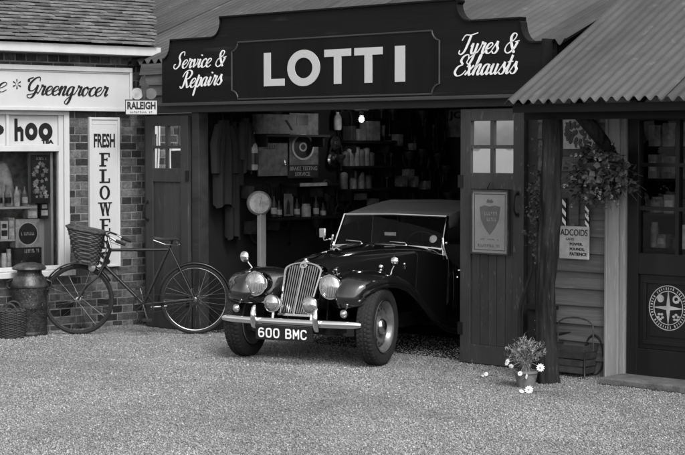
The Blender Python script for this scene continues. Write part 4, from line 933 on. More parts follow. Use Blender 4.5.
# pot of daisies
FR['pot'] = ((1.325, 12.22), 0.0)
pt_ = thing('flower_pot', 'small pale pot of straggly white daisies at the foot of the trunk post', 'flower pot', 'pot', (0, 0, 0))
q = MB(); q.lathe([(.055, 0), (.060, .004), (.082, .105), (.090, .107), (.090, .125), (.080, .125), (.074, .11)], (0, 0, 0), (0, 0, 1), 26); q.build('pot', 'clay_pot', pt_, smooth=True)
q = MB(); q.lathe([(.074, .10), (.04, .112), (0, .115)], (0, 0, 0), (0, 0, 1), 16); q.build('soil', 'earth', pt_)
st_, lf = MB(), MB()
def daisy(mb_p, mb_c, c, n_, r):
    n_ = Vector(n_).normalized(); c = Vector(c); x = n_.cross(Vector((0, 0, 1))).normalized(); y = n_.cross(x); k = 11
    for j in range(k):
        a = 2*PI*j/k; d = x*math.cos(a)+y*math.sin(a); e = x*math.cos(a+PI/2)+y*math.sin(a+PI/2)
        mb_p.add([c+d*r*.25+e*r*.08+n_*.0003*j, c+d*r*.6+e*r*.2+n_*.0003*j, c+d*r+n_*(.0003*j-.002), c+d*r*.6-e*r*.2+n_*.0003*j, c+d*r*.25-e*r*.08+n_*.0003*j], [(0, 1, 2, 3, 4)])
    mb_c.ball(tuple(c+n_*.003), r*.27, 8)
dz = lambda px, py, y=0: ((px-342.5)/FPX*(12.22+y)-1.325, y, EYE-(py-HOR)/FPX*(12.22+y))
heads = [(dz(541.5, 368.5, -.05), (-.0, -1, .25), .033), (dz(521, 374.5, -.10), (-.3, -.8, .5), .020), (dz(527.5, 377.5, -.10), (.9, -.5, .0), .022), (dz(508, 363, -.03), (-.9, -.5, .5), .030), (dz(520, 350, .0), (-.6, -.6, .7), .022), (dz(512, 367, -.04), (-.3, -.9, -.4), .022)]
for c, nn, r in heads:
    pm, cm = MB(), MB(); daisy(pm, cm, c, nn, r); hd = pm.build('flower', 'petal', pt_); cm.build('flower_centre', 'enamel', hd); st_.tube(crom([(random.uniform(-.02, .02), random.uniform(-.02, .02), .11), (c[0]*.4, c[1]*.4, (c[2]+.12)/2+.04), (c[0], c[1]+.008, c[2]-.004)]), .0022, 4)
for k in range(110):
    a = random.uniform(0, 2*PI); rd = random.uniform(.01, .17); h = random.uniform(.12, .27); tip = (rd*math.cos(a)*1.0, rd*math.sin(a), .12+h*(1-rd*2.0)); p1 = (tip[0]*.35, tip[1]*.35, .13+(tip[2]-.12)*.6)
    pts = crom([(random.uniform(-.03, .03), random.uniform(-.03, .03), .11), p1, tip], 4); st_.tube(pts, .0014, 4, caps=False)
    for j in range(11):
        c = pts[random.randrange(2, len(pts))]; leaf_into(lf, (c[0]+random.gauss(0, .004), c[1]+random.gauss(0, .004), c[2]), rdir(.5), random.uniform(.02, .05), random.uniform(.004, .010), random.uniform(-.7, .5))
st_.build('stem', 'leaf_pale', pt_); lf.build('leaves', 'leaf_pale', pt_);
def fallen(px, py, r, label):
    x = (px-342.5)/FPX; yy = FPX*EYE/(py-HOR); a, b = MB(), MB(); FR['f%d' % px] = ((x*yy, yy), 0.0)
    t_ = thing('fallen_flower', label, 'flower', 'f%d' % px, (0, 0, 0)); daisy(a, b, (0, 0, .03), (-.3, -.8, .6), r); daisy(a, b, (-.045*r/.03, .0, .018), (.2, -.5, .8), r*.6)
    f_ = a.build('petals', 'petal', t_); b.build('flower_centre', 'enamel', f_); c = MB(); c.tube([(0, 0, .02), (.05, .03, .012), (.09, .02, .012)], .002, 4); c.build('stem', 'leaf', t_)
fallen(530, 395, .034, 'large white fallen daisy head on the gravel right below the flower pot'); fallen(487, 379, .018, 'tiny white fallen petals on the gravel left of the flower pot')

rl_ = random.Random(5); q = MB()
for k in range(420):
    if rl_.random() < .45: x = rl_.uniform(-2.6, -.05); y = -abs(rl_.gauss(.02, .16))-.02; wx, wy = fpoint(SH, x, y)
    elif rl_.random() < .75: x = rl_.uniform(3.9, 6.6); y = -abs(rl_.gauss(.05, .28))-.05; wx, wy = fpoint(G, x, y)
    else: wx, wy = rl_.uniform(-3, 3), rl_.uniform(9.5, 14.5)
    a = rl_.uniform(0, 2*PI); leaf_into(q, (wx, wy, rl_.uniform(.008, .022)), (math.cos(a), math.sin(a), rl_.uniform(-.1, .3)), rl_.uniform(.012, .035), rl_.uniform(.006, .018), rl_.uniform(-.6, .6))
tag(q.build('leaf_litter', 'leaf'), 'small dry leaves and bits blown along the foot of the walls', 'leaf litter', kind='stuff')
for (sx_, sy_, fr_, lab_) in ((-.75, -.05, SH, 'weed tuft at the foot of the bricks behind the bicycle front wheel'), (-.12, -.06, SH, 'weed tuft in the corner between the brick wall and garage'), (4.95, -.08, G, 'weed tuft in the shade behind the trunk post')):
    q = MB()
    for k in range(38):
        a = rl_.uniform(0, 2*PI); leaf_into(q, (sx_+rl_.gauss(0, .03), sy_+rl_.gauss(0, .015), .0), (math.cos(a)*.5, math.sin(a)*.5, 1), rl_.uniform(.03, .10), rl_.uniform(.004, .012), rl_.uniform(-.4, .8))
    simple(q, 'weed', 'leaf', lab_, 'weed', fr_, (sx_, sy_, 0))
# ------------------------------------------------------------------ things by the boarded wall
FR['trug'] = ((1.765, 12.83), R(-43.28))
tg = thing('hoop_basket', 'dark slatted basket with a tall wire hoop handle against the boards', 'basket', 'trug', (0, 0, 0))
q = MB(); a, b, c_, d = .165, .145, .10, .085
for k in range(4):
    z = .035+k*.055; u = k/3; hx = .14+.02*u; hy = .09+.015*u
    for y in (-hy, hy): q.box(-hx, hx, y-.005, y+.005, z, z+.047, random.uniform(-.3, .3))
    for x in (-hx, hx): q.box(x-.005, x+.005, -hy+.006, hy-.006, z, z+.047, random.uniform(-.3, .3))
q.box(-.135, .135, -.085, .085, .03, .036)
q.build('slats', 'dark_goods', tg, bevel=.002)
q = MB()
for x in (-.155, .155):
    q.tube([(x-.02*(1 if x > 0 else -1)*-1, -.12, 0), (x, -.10, .05), (x*1.03, -.10, .22)], .007, 6); q.tube([(x, .12, 0), (x, .10, .05), (x*1.03, .10, .22)], .007, 6)
q.build('foot', 'black_iron', tg, smooth=True)
q = MB(); q.tube([(-.162, 0, .2), (-.163, 0, .36)]+[(-.163*math.cos(t)**1 if True else 0, 0, .36+.085*math.sin(t)**.7) for t in [PI*j/12 for j in range(1, 12)]]+[(.163, 0, .36), (.162, 0, .2)], .0065, 6); q.build('hoop_handle', 'churn_shoulder', tg, smooth=True)
FR['hose'] = ((1.94, 12.82), R(-43.28))
q = MB(); pts = []
for k in range(5):
    for j in range(24):
        a = 2*PI*j/24; pts.append((.085*math.cos(a)*(1-.03*k), -.055+.016*k+.004*j/24, .165+.150*math.sin(a)*(1-.04*(k % 2))))
pts += [(.05, .0, .28), (-.05, -.02, .33), (-.2, -.04, .325), (-.33, -.06, .30)]
q.tube(pts, .011, 7); hs = simple(q, 'hose', 'rubber', 'black rubber hose coiled on the ground beside the pale door post', 'hose', 'hose', (0, 0, 0), smooth=True)
q = MB(); q.tube([(-.33, -.06, .30), (-.39, -.065, .297)], .010, 8); q.build('nozzle', 'chrome', hs)
q = MB(); q.lathe([(.0, .0), (.028, .0), (.03, .04), (.0, .055)], (-.16, -.0, .36), (0, 0, 1), 12)
q = MB(); q.tube(crom([(4.69, -.09, .93), (4.70, -.10, .80), (4.66, -.11, .66), (4.61, -.12, .50), (4.60, -.12, .34), (4.61, -.13, .18), (4.64, -.16, .06), (4.70, -.2, .02)], 5), .014, 8)
simple(q, 'hanging_hose', 'rubber', 'thick black hose hanging between the right garage door and the trunk post', 'hose', G, (4.65, -.1, 0), smooth=True)
q = MB(); q.box(4.68, 4.92, -.16, -.05, .49, .52); q.box(4.70, 4.90, -.14, -.06, .0, .49); simple(q, 'low_cupboard', 'dark_wall', 'low dark cupboard in the shade left of the trunk post', 'cupboard', G, (4.8, -.1, 0))
# ------------------------------------------------------------------ inside the garage, on and along its left wall
IN = 'inside'
def I(px, py, b=-.05): return at(IN, px, py, b)
def hang(px0, px1, py0, py1, mat, name, label, cat, b=-.10):
    x0, z1 = I(px0, py0, b); x1, _ = I(px1, py0, b); _, z0 = I((px0+px1)/2, py1, b)
    t = thing(name, label, cat, IN, ((x0+x1)/2, b, z0)); q = MB(); n_ = 26; rs = []
    for k in range(9):
        u = k/8; z = z1+(z0-z1)*u; wd = (x1-x0)/2*(.45+.55*min(1, u*2.2)**.6); cx = (x0+x1)/2
        rs.append([(cx+wd*math.cos(a), b+.05*math.sin(a)+.018*math.sin(a*7+u)*min(1, u*3), z+(.02*math.sin(a*3) if k == 8 else 0)) for a in [2*PI*j/n_ for j in range(n_)]])
    q.rings(rs); q.build('coat_body', mat, t, smooth=True)
    for s_ in (-1, 1):
        q = MB(); cx = (x0+x1)/2; wd = (x1-x0)/2; q.tube([(cx+s_*wd*.45, b, z1-.05), (cx+s_*wd*.95, b-.01, z1-.22), (cx+s_*wd*1.0, b-.02, z1-.22-.38*(z1-z0)/1.1)], [.045, .05, .042], 10); q.build('sleeve', mat, t, smooth=True)
    q = MB(); q.tube([((x0+x1)/2, b, z1), ((x0+x1)/2, b+.02, z1+.06), ((x0+x1)/2, .0, z1+.06)], .006, 6); q.build('hook', 'black_iron', t)
hang(214, 233, 120, 206, 'cloth_pale', 'coat', 'long grey work coat hung nearest the doorway on the left inner wall', 'coat')
hang(226, 238, 122, 238, 'cloth_pale', 'coat', 'longest narrow work coat, second from the doorway on the left inner wall', 'coat', -.07)
hang(240, 250, 118, 172, 'cloth', 'coat', 'short dark jacket beside the white bottle on the inner wall', 'coat')
def flat(px0, px1, py0, py1, mat, name, label, cat, d=.03, b=-.03, **k):
    x0, z1 = I(px0, py0, b); x1, _ = I(px1, py0, b); _, z0 = I((px0+px1)/2, py1, b)
    t = thing(name, label, cat, IN, ((x0+x1)/2, b, z0)); q = MB(); q.box(x0, x1, b-d/2, b+d/2, z0, z1); q.build(k.get('part', 'sheet'), mat, t, bevel=.003); return t, x0, x1, z0, z1
def ishelf(px0, px1, py, label):
    x0, z = I(px0, py, -.1); x1, _ = I(px1, py, -.1); q = MB(); q.box(x0, x1, -.24, -.005, z-.022, z)
    for x in (x0+.05, x1-.05): q.box(x-.012, x+.012, -.20, -.006, z-.12, z-.022)
    simple(q, 'wall_shelf', 'dark_board', label, 'shelf', IN, ((x0+x1)/2, -.1, z-.02)); return x0, x1, z
t, x0, x1, z0, z1 = flat(258, 291, 114, 134, 'mid_goods', 'glossy_box', 'glossy grey box on the top shelf inside the garage', 'box', .16, -.12, part='carton')
q = MB(); q.tube([(x0+.30, -.205, z1-.06), (x0+.34, -.206, z1-.10), (x0+.38, -.205, z1-.15)], .006, 6); q.build('glint_strip', 'chrome', t)  # chrome strip added to stand for glints of reflected light on the box
ishelf(256, 320, 134.5, 'top shelf on the left inner wall, under the glossy grey box')
t, x0, x1, z0, z1 = flat(258, 287, 143, 176, 'mid_goods', 'hanging_cloth', 'grey sheet hung below the glossy box on the inner wall', 'sheet', .02, -.05)
q = MB(); q.ball((x0+.35, -.07, z0+.11), .013, 10); q.tube([(x0+.35, -.07, z0+.11), (x0+.35, -.065, z0+.15)], .005, 6); q.build('bright_clip', 'chrome', t)
q = MB(); marks(q, x0+.06, x1-.14, z1-.06, z1-.02, -.06, 8); q.build('printing', 'dark_goods', t)
t, x0, x1, z0, z1 = flat(289, 318, 113, 165, 'mid_goods', 'brake_advert', 'grey advertising board with dark oval badge above the brake service plate', 'sign', .012, -.03)
cx, cz = I(303, 147, -.04); q = MB(); q.slab(ring_poly(cx, cz, .15, .125, 30), -.040, -.036); q.build('oval_badge', 'dark_goods', t)
q = MB(); annulus(q, cx, cz, .155, .13, .022, .020, -.044, -.036); annulus(q, cx, cz, .055, .045, .02, .016, -.043, -.040, 20); q.build('oval_ring', 'enamel', t)
q = MB(); q.box(x0+.10, x1-.15, -.041, -.036, z1-.12, z1-.02); q.build('advert_picture', 'dark_goods', t)
t, x0, x1, z0, z1 = flat(288, 318, 165, 178, 'dark_goods', 'brake_service_plate', 'dark plate reading BRAKE TESTING SERVICE in small pale letters', 'sign', .012, -.045, part='plate')
q = MB(); text_into(q, 'BRAKE TESTING', x0+.02, x1-.02, z0+.075, z0+.115, -.0515, .002, .01); text_into(q, 'SERVICE', x0+.09, x1-.12, z0+.02, z0+.06, -.0515, .002, .01); q.build('lettering', 'pale_goods', t)
x0, x1, z = ishelf(286, 330, 184, 'pale edged shelf below the brake service plate')
q = MB(); q.box(x0+.05, x0+.42, -.255, -.2405, z-.022, z+.01); simple(q, 'shelf_edge', 'pale_goods', 'pale strip fixed along the front of the shelf below the brake plate', 'strip', IN, (x0, -.25, z))
x0, x1, z = ishelf(268, 345, 218, 'low shelf on the inner wall behind the platform scale')
def ibottle(px, py, r, h, mat, label, b=-.12, grp='bottles and jars on the garage shelves'):
    x, z = I(px, py, b); t = thing('oil_bottle', label, 'bottle', IN, (x, b, z), grp); q = MB(); bottle(q, x, b, z, r, h); q.build('glass', mat, t, smooth=True)
    q = MB(); q.lathe([(r+.001, h*.15), (r+.001, h*.45)], (x, b, z), (0, 0, 1), 14); q.build('label', 'pale_goods' if mat != 'pale_goods' else 'dark_goods', t)
ibottle(252.5, 170, .055, .36, 'pale_goods', 'tall pale bottle beside the short dark jacket')
t, *_ = flat(284, 293, 194, 216, 'mid_goods', 'standing_card', 'upright grey card with a dark figure on the low shelf', 'card', .01, -.14)
x_, z_ = I(288.5, 206, -.15); q = MB(); q.slab([(x_-.03, z_-.08), (x_-.02, z_+.02), (x_, z_+.07), (x_+.02, z_+.02), (x_+.03, z_-.08)], -.1475, -.1455); q.build('figure_print', 'dark_goods', t)
q = MB(); x_, z_ = I(306, 217, -.12); jar(q, x_, -.12, z_, .05, .13); simple(q, 'jar', 'pale_goods', 'squat pale jar on the low shelf right of the upright card', 'jar', IN, (x_, -.12, z_), smooth=True)
for px, py, h in ((274, 217, .2), (279, 217, .16), (297, 217, .18), (316, 217, .2), (323, 217, .14)): ibottle(px, py, .03, h, 'dark_goods', 'dark bottle standing on the low shelf behind the scale')
# hub caps and lamps on the wall
for px, py, r, lab in ((337, 143, .075, 'dark disc hung on the inner wall above the bright hub cap'), (335, 160, .085, 'bright hub cap hung on the inner wall'), (328, 186, .07, 'lowest dim hub cap hung on the inner wall')):
    x_, z_ = I(px, py, -.05); q = MB(); q.lathe([(0, .03), (r*.35, .028), (r*.5, .018), (r*.8, .016), (r*.95, .004), (r, 0)], (x_, -.03, z_), (0, -1, 0), 24); simple(q, 'hub_cap', 'churn_metal' if py != 160 else 'dull_chrome', lab, 'hub cap', IN, (x_, -.03, z_), smooth=True)
x_, z_ = I(337.5, 130, -.08); q = MB(); q.lathe([(.035, 0), (.042, .02), (.042, .12), (.03, .15), (.018, .16), (.018, .18)], (x_, -.08, z_), (0, 0, 1), 14); simple(q, 'lantern', 'pale_goods', 'small pale lantern on the wall above the dark disc', 'lantern', IN, (x_, -.08, z_), smooth=True)
x0, x1, z = ishelf(345, 385, 141, 'upper right shelf near the lit bulb')
for k, (a, b, c, m_) in enumerate(((347, 352, 126, 'dark_goods'), (354, 362, 129, 'mid_goods'), (364, 376, 121, 'mid_goods'))): 
    t, *_ = flat(a, b, c, 140.6, m_, 'carton_box', ['small dark carton left end of the shelf by the bulb', 'middle grey carton on the shelf by the bulb', 'largest grey carton on the shelf by the bulb'][k], 'box', .12, -.12, part='carton')
x0, x1, z = ishelf(343, 388, 166, 'middle right shelf of tins on the inner wall')
for k, px in enumerate((346, 350.5, 356, 361, 366, 371)):
    x_, z_ = I(px, 165.5, -.12); q = MB(); h = (.13, .16, .19, .15, .17, .12)[k]; q.lathe([(.038, 0), (.04, .004), (.04, h), (.03, h+.012), (.012, h+.02)], (x_, -.12, z+.0), (0, 0, 1), 14, (-.4, .3, .5, -.2, .2, -.5)[k]); simple(q, 'oil_tin', 'mid_goods', 'oil tin in the row on the middle right shelf', 'tin', IN, (x_, -.12, z), 'tins on the middle right shelf', smooth=True)
x0, x1, z = ishelf(341, 384, 189, 'lower right shelf of tins on the inner wall')
for k, px in enumerate((344, 353, 361, 368)):
    x_, z_ = I(px, 188, -.12); q = MB(); h = (.15, .17, .15, .12)[k]; q.lathe([(.038, 0), (.04, .004), (.04, h), (.03, h+.012), (.012, h+.02)], (x_, -.12, z), (0, 0, 1), 14, (-.2, .6, .3, -.4)[k]); simple(q, 'oil_tin', 'mid_goods', 'oil tin in the row on the lower right shelf', 'tin', IN, (x_, -.12, z), 'tins on the lower right shelf', smooth=True)
rc = random.Random(11)
CL = [(x, z) for x in (.35, .55, .78, 1.0, 1.22, 1.45, 1.68, 1.9, 2.15, 2.4, 2.65, 2.9, 3.15, 3.4) for z in (.95, 1.25, 1.72, 2.02)]+[(x, z) for x in (1.9, 2.05, 2.3, 2.5, 2.7, 2.85, 3.0, 3.2, 3.35, 3.5) for z in (1.1, 1.42, 1.6, 1.86, 2.18)]
words = ('coiled dark drive belt', 'steel spanner', 'round oil funnel', 'small plain parts box', 'loop of black cable')
spots = ('near the doorway', 'in the middle stretch', 'towards the back corner')
for (x, z) in CL:
    if x < .5 or (.5 < x < 1.7 and z > 1.6): continue
    x += rc.uniform(-.07, .07); z += rc.uniform(-.08, .08); k = rc.randrange(5); q = MB(); y = -.03; nm, mt = ('drive_belt', 'rubber'), None
    if k == 0:
        r_ = rc.uniform(.06, .12); q.tube([(x+r_*math.cos(a), y, z+r_*1.25*math.sin(a)) for a in [2*PI*j/24 for j in range(25)]], .010, 6, caps=False); nm, mt = 'drive_belt', 'rubber'
    elif k == 1:
        L = rc.uniform(.12, .24); q.bar((x, y, z-L/2), (x, y, z+L/2), .014, .008); q.lathe([(.022, -.006), (.022, .006)], (x, y, z+L/2), (0, 1, 0), 8); q.lathe([(.018, -.006), (.018, .006)], (x, y, z-L/2), (0, 1, 0), 8); nm, mt = 'spanner', 'dull_chrome'
    elif k == 2: q.lathe([(.01, -.10), (.012, -.04), (.065, .03), (.067, .06)], (x, y-.05, z), (0, 0, 1), 16); nm, mt = 'funnel', 'churn_metal'
    elif k == 3: w_ = rc.uniform(.05, .10); h = rc.uniform(.06, .13); q.box(x, x+w_, y-.10, y, z-h/2, z+h/2); q.box(x+.01, x+w_-.01, y-.1015, y-.10, z-h*.3, z+h*.1, .5); nm, mt = 'parts_box', ('mid_goods' if x > 1.85 else 'dark_goods')
    else: q.tube([(x+.05*math.cos(a)*(1+.03*a), y-.002*a, z+.12*math.sin(a)) for a in [2*PI*j/16 for j in range(50)]], .005, 5); nm, mt = 'cable_loop', 'black_iron'
    simple(q, nm, mt, words[k]+' hung on the dark left inner wall '+spots[min(2, int(x/1.3))], nm.replace('_', ' '), IN, (x, y, z), words[k]+'s on the inner wall '+spots[min(2, int(x/1.3))], smooth=k in (0, 2, 4))
for k, (x, z) in enumerate([(1.6, 1.35), (2.0, 1.35), (2.4, 1.35), (1.6, 1.8), (2.0, 1.8), (2.4, 1.8), (3.0, 1.5), (3.0, 1.95), (3.45, 1.7)]):
    q = MB(); q.box(x-.15, x+.15, 3.64, 3.66, z-.17, z+.17); t = tag(q.build('wall_notice', 'display_mid', frame=G, base=(x, 3.66, z)), 'faded grey notice pinned on the dim back wall of the garage', 'notice', 'faded notices on the back wall')
    q = MB(); 
    for j in range(4): q.box(x-.11, x+.11-rc.uniform(0, .1), 3.638, 3.6395, z-.12+j*.07, z-.10+j*.07)
    q.slab(ring_poly(x, z+.0, .07, .07, 20), 3.637, 3.6378); q.build('printing', 'dark_goods', t)
q = MB(); q.tube(crom([(.2, -.55, 2.25), (.9, -.5, 2.12), (1.6, -.45, 2.2), (2.6, -.4, 2.1)]), .008, 6); simple(q, 'sagging_cable', 'black_iron', 'sagging black cable strung under the garage ceiling', 'cable', IN, (1.2, -.5, 2.1))
# platform scale with round dial
x_, z_ = I(261.5, 203, -.35); sc_ = thing('platform_scale', 'old weighing scale with pale round dial on a pale column', 'scale', IN, (x_, -.35, 0))
q = MB(); q.lathe([(0, 0), (.105, 0), (.115, .01), (.115, .06), (.10, .075), (0, .08)], (x_, -.31, z_), (-.6, -.8, 0), 32); q.build('dial_case', 'mid_goods', sc_, smooth=True)
dn = Vector((-.6, -.8, 0)).normalized(); dc = Vector((x_, -.31, z_))+dn*.081
q = MB(); q.lathe([(0, 0), (.095, 0), (.095, .002), (0, .003)], dc, dn, 32); q.build('dial_face', 'pale_goods', sc_)
q = MB(); dx_ = Vector((dn.y, -dn.x, 0)); q.bar(dc+dn*.005+Vector((0, 0, -.02)), dc+dn*.005+Vector((0, 0, .07))+dx_*-.02, .005, .002)
for k in range(24): a = 2*PI*k/24; d_ = dx_*math.cos(a)+Vector((0, 0, math.sin(a))); q.bar(dc+dn*.004+d_*.08, dc+dn*.004+d_*.092, .003, .001)
q.build('pointer', 'black_iron', sc_)
q = MB(); q.box(x_-.036, x_+.036, -.375, -.325, .10, z_-.10); q.build('column', 'notice_paper', sc_, bevel=.004)
q = MB(); q.box(x_-.2, x_+.2, -.6, -.2, .02, .12); q.build('platform', 'churn_metal', sc_, bevel=.01)
# panel lettered JO on the back wall
p0 = at(G, 433, 110, 3.6); p1 = at(G, 463, 137, 3.6)
jo = thing('back_wall_board', 'grey board with dark letters JO at the back of the garage', 'sign', G, ((p0[0]+p1[0])/2, 3.66, p1[1]))
q = MB(); q.box(p0[0], p1[0]+.15, 3.64, 3.66, p1[1], p0[1]); q.build('sheet', 'mid_goods', jo)
a = at(G, 446.5, 121, 3.6); b = at(G, 461.5, 111, 3.6); q = MB(); text_into(q, 'JO', a[0], b[0], a[1], b[1], 3.64, .003, .03); q.build('lettering', 'letter_black', jo)
# bulb on its flex
FR['bulb'] = ((.18, 16.7), 0.0)
bz = EYE-(119.5-HOR)/FPX*16.7; bx = (361.5-342.5)/FPX*16.7-.18
bu = thing('light_bulb', 'lit bare bulb hanging inside the garage above the tin shelves', 'lamp', 'bulb', (bx, 0, bz))
q = MB(); q.ball((bx, 0, bz), .026, 16, sc=(1, 1, 1.1)); q.build('globe', 'bulb', bu, smooth=True)
q = MB(); q.lathe([(.017, .035), (.021, .04), (.021, .10), (.008, .12)], (bx, 0, bz), (0, 0, 1), 12); q.build('holder', 'mid_goods', bu); q = MB(); q.tube([(bx, 0, bz+.11), (bx, 0, bz+.75)], .004, 5); q.build('flex', 'black_iron', bu)
pl = bpy.data.lights.new('bulb_light', 'POINT'); pl.energy = 2.0; pl.shadow_soft_size = .04; po = bpy.data.objects.new('bulb_light', pl); COL.objects.link(po); po.parent = bu; po.location = (0, 0, -.07)
# dark bench and cupboard at the back
q = MB(); q.box(1.6, 2.9, 3.15, 3.66, .80, .86); q.box(1.65, 2.85, 3.6, 3.64, 0, .8)
for x in (1.65, 2.83): q.box(x-.03, x+.03, 3.18, 3.24, 0, .8)
simple(q, 'workbench', 'dark_board', 'dark wooden workbench at the back of the garage', 'bench', G, (2.2, 3.4, 0))
# goods behind the panes of the dark glazed door
k_ = 0
for z in (.98, 1.24, 1.50, 1.74):
    x = 5.52
    while x < 6.5:
        w_ = random.uniform(.05, .12); h = random.uniform(.08, .19); m_ = random.choice(('display_mid', 'display_pale', 'dark_goods', 'display_mid')); q = MB()
        if random.random() < .5:
            q.box(x, x+w_, .25, .35, z, z+h, random.uniform(-.5, .3)); q.box(x+w_*.15, x+w_*.85, .2485, .25, z+h*.3, z+h*.7, random.uniform(.2, 1))
        else: jar(q, x+w_/2, .30, z, w_/2, h, random.uniform(-.5, .5))
        simple(q, 'shop_packet', m_, 'packet or jar on the shelves behind the glazed door', 'packet', G, (x+w_/2, .3, z), 'packets and jars behind the glazed door', bevel=.001); x += w_+random.uniform(.01, .05)

# ------------------------------------------------------------------ the car
FR['car'] = ((-.2593, 13.744), R(-29.40)); C_ = 'car'
car = thing('vintage_sports_car', 'black vintage sports car with chrome grille and raised canvas hood nosing out of the garage', 'car', C_, (0, 0, 0))
# hull : rings of (half width bottom, half width shoulder, z bottom, z shoulder, z top)
def hull(st, n_top=9):
    rs = []
    for y, wb, ws, zb, zs_, zt in st:
        r = [(-wb, y, zb), (-wb-(ws-wb)*.5, y, (zb+zs_)/2)]
        r += [(-ws*math.cos(PI*i/(2*n_top))**.55 if i < n_top else 0, y, zs_+(zt-zs_)*math.sin(PI*i/(2*n_top))**1.15) for i in range(0, n_top+1)]
        rs.append(r+[(-x, yy, z) for x, yy, z in r[::-1][1:]])
    return rs
q = MB()
q.rings(hull([(.03, .150, .158, .44, .735, .795), (.12, .17, .185, .42, .752, .822), (.30, .20, .23, .40, .768, .845), (.60, .25, .285, .38, .782, .862), (.95, .32, .355, .36, .796, .878), (1.20, .385, .42, .34, .806, .888)]))
bon = q.build('bonnet', 'car_paint', car, smooth=True, ang=50)
q = MB(); q.tube([(0, .04, .81), (0, .3, .852), (0, .7, .872), (0, 1.2, .893)], .006, 6)
q.build('bonnet_hinge', 'chrome', bon)
q = MB()
q.rings(hull([(1.203, .40, .425, .30, .806, .887), (1.30, .47, .48, .27, .812, .888), (1.42, .53, .54, .26, .80, .878), (1.50, .55, .57, .26, .775, .84)]))
q.rings([[(s_*a, y, z) for a, z in ((.50, .26), (.575, .40), (.585, .60), (.572, zt), (.54, zt), (.54, .4), (.5, .28))] for s_ in (1,) for y, zt in ((1.50, .775), (1.62, .70), (1.85, .64), (2.1, .67), (2.28, .76), (2.45, .80), (2.75, .78))])
q.rings([[(-a, y, z) for a, z in ((.50, .26), (.575, .40), (.585, .60), (.572, zt), (.54, zt), (.54, .4), (.5, .28))] for y, zt in ((1.50, .775), (1.62, .70), (1.85, .64), (2.1, .67), (2.28, .76), (2.45, .80), (2.75, .78))])
q.rings([[(-.56, y, .26), (-.56, y, zt), (.56, y, zt), (.56, y, .26)] for y, zt in ((2.45, .80), (2.78, .78), (2.98, .40), (3.0, .3))])
q.box(-.54, .54, 1.5, 2.5, .22, .27); q.box(-.50, .50, -.05, 1.3, .24, .36)
body = q.build('body', 'car_paint', car, smooth=True, ang=40)
q = MB(); q.box(-.50, -.03, 2.15, 2.30, .30, .86); q.box(.03, .50, 2.15, 2.30, .30, .86); q.box(-.50, -.03, 1.75, 2.15, .28, .42); q.box(.03, .50, 1.75, 2.15, .28, .42); q.build('seat', 'leather', car, bevel=.03)
q = MB(); q.box(-.52, .52, 1.50, 1.53, .60, .84); q.build('dashboard', 'leather', car)
q = MB(); annu = [( .27+.19*math.cos(a), 1.62-.03*math.sin(a), .80+.19*math.sin(a)) for a in [2*PI*j/28 for j in range(29)]]; q.tube(annu, .009, 8, caps=False); q.tube([(.27, 1.55, .78), (.27, 1.63, .80)], .02, 8)
for a in (R(90), R(210), R(330)): q.tube([(.27, 1.63, .80), (.27+.19*math.cos(a), 1.62-.03*math.sin(a), .80+.19*math.sin(a))], .006, 6)
q.build('steering_wheel', 'black_iron', car, smooth=True)
# front wings + running boards : one sheet each side
def wing_surface(prof, xin, xout, roll=.105, N=14):
    """prof: list of (y,z) along the crown; xin/xout functions of index fraction"""
    P = crom(prof, 6); m = len(P); rows = []
    for i, (y, z) in enumerate(P):
        a = P[max(i-1, 0)]; b = P[min(i+1, m-1)]; ty, tz = b[0]-a[0], b[1]-a[1]; L = math.hypot(ty, tz); ny, nz = tz/L, -ty/L   # inward normal
        u = i/(m-1); x0, x1 = xin(u, y), xout(u, y); row = []
        for j in range(N+1):
            v = j/N; e = max(0, (v-.45)/.55); ain = .045; sweep = .24*min(1, max(0, (.10-y)/.42))*max(0, 1-v/.6)**1.1 if y < .1 else 0; off = roll*(1-math.sqrt(max(0, 1-e**2.2))) + ain*max(0, (.45-v)/.45)**1.8
            x = x0+(x1-x0)*(v if v < .8 else .8+.2*math.sin((v-.8)/.2*PI/2))
            row.append((x, y+ny*off+sweep, z+nz*off))
        rows.append(row)
    return rows
fp = [(-.30, .475), (-.335, .53), (-.325, .61), (-.26, .69), (-.14, .735), (.02, .750), (.20, .735), (.40, .675), (.58, .575), (.76, .46), (.95, .355), (1.15, .285), (1.4, .255), (1.8, .25)]
def lerp_tab(tab, y):
    for (a, p), (b, q_) in zip(tab[:-1], tab[1:]):
        if y <= b: return p+(q_-p)*max(0, (y-a))/(b-a)
    return tab[-1][1]
xi = lambda u, y: lerp_tab([(-.34, .20), (-.2, .19), (0, .20), (.3, .26), (.6, .33), (.95, .40), (1.25, .50), (1.5, .56), (1.9, .57)], y)
xo = lambda u, y: lerp_tab([(-.36, .60), (-.28, .64), (-.15, .68), (.05, .705), (.5, .72), (.9, .715), (1.3, .70), (1.9, .70)], y)
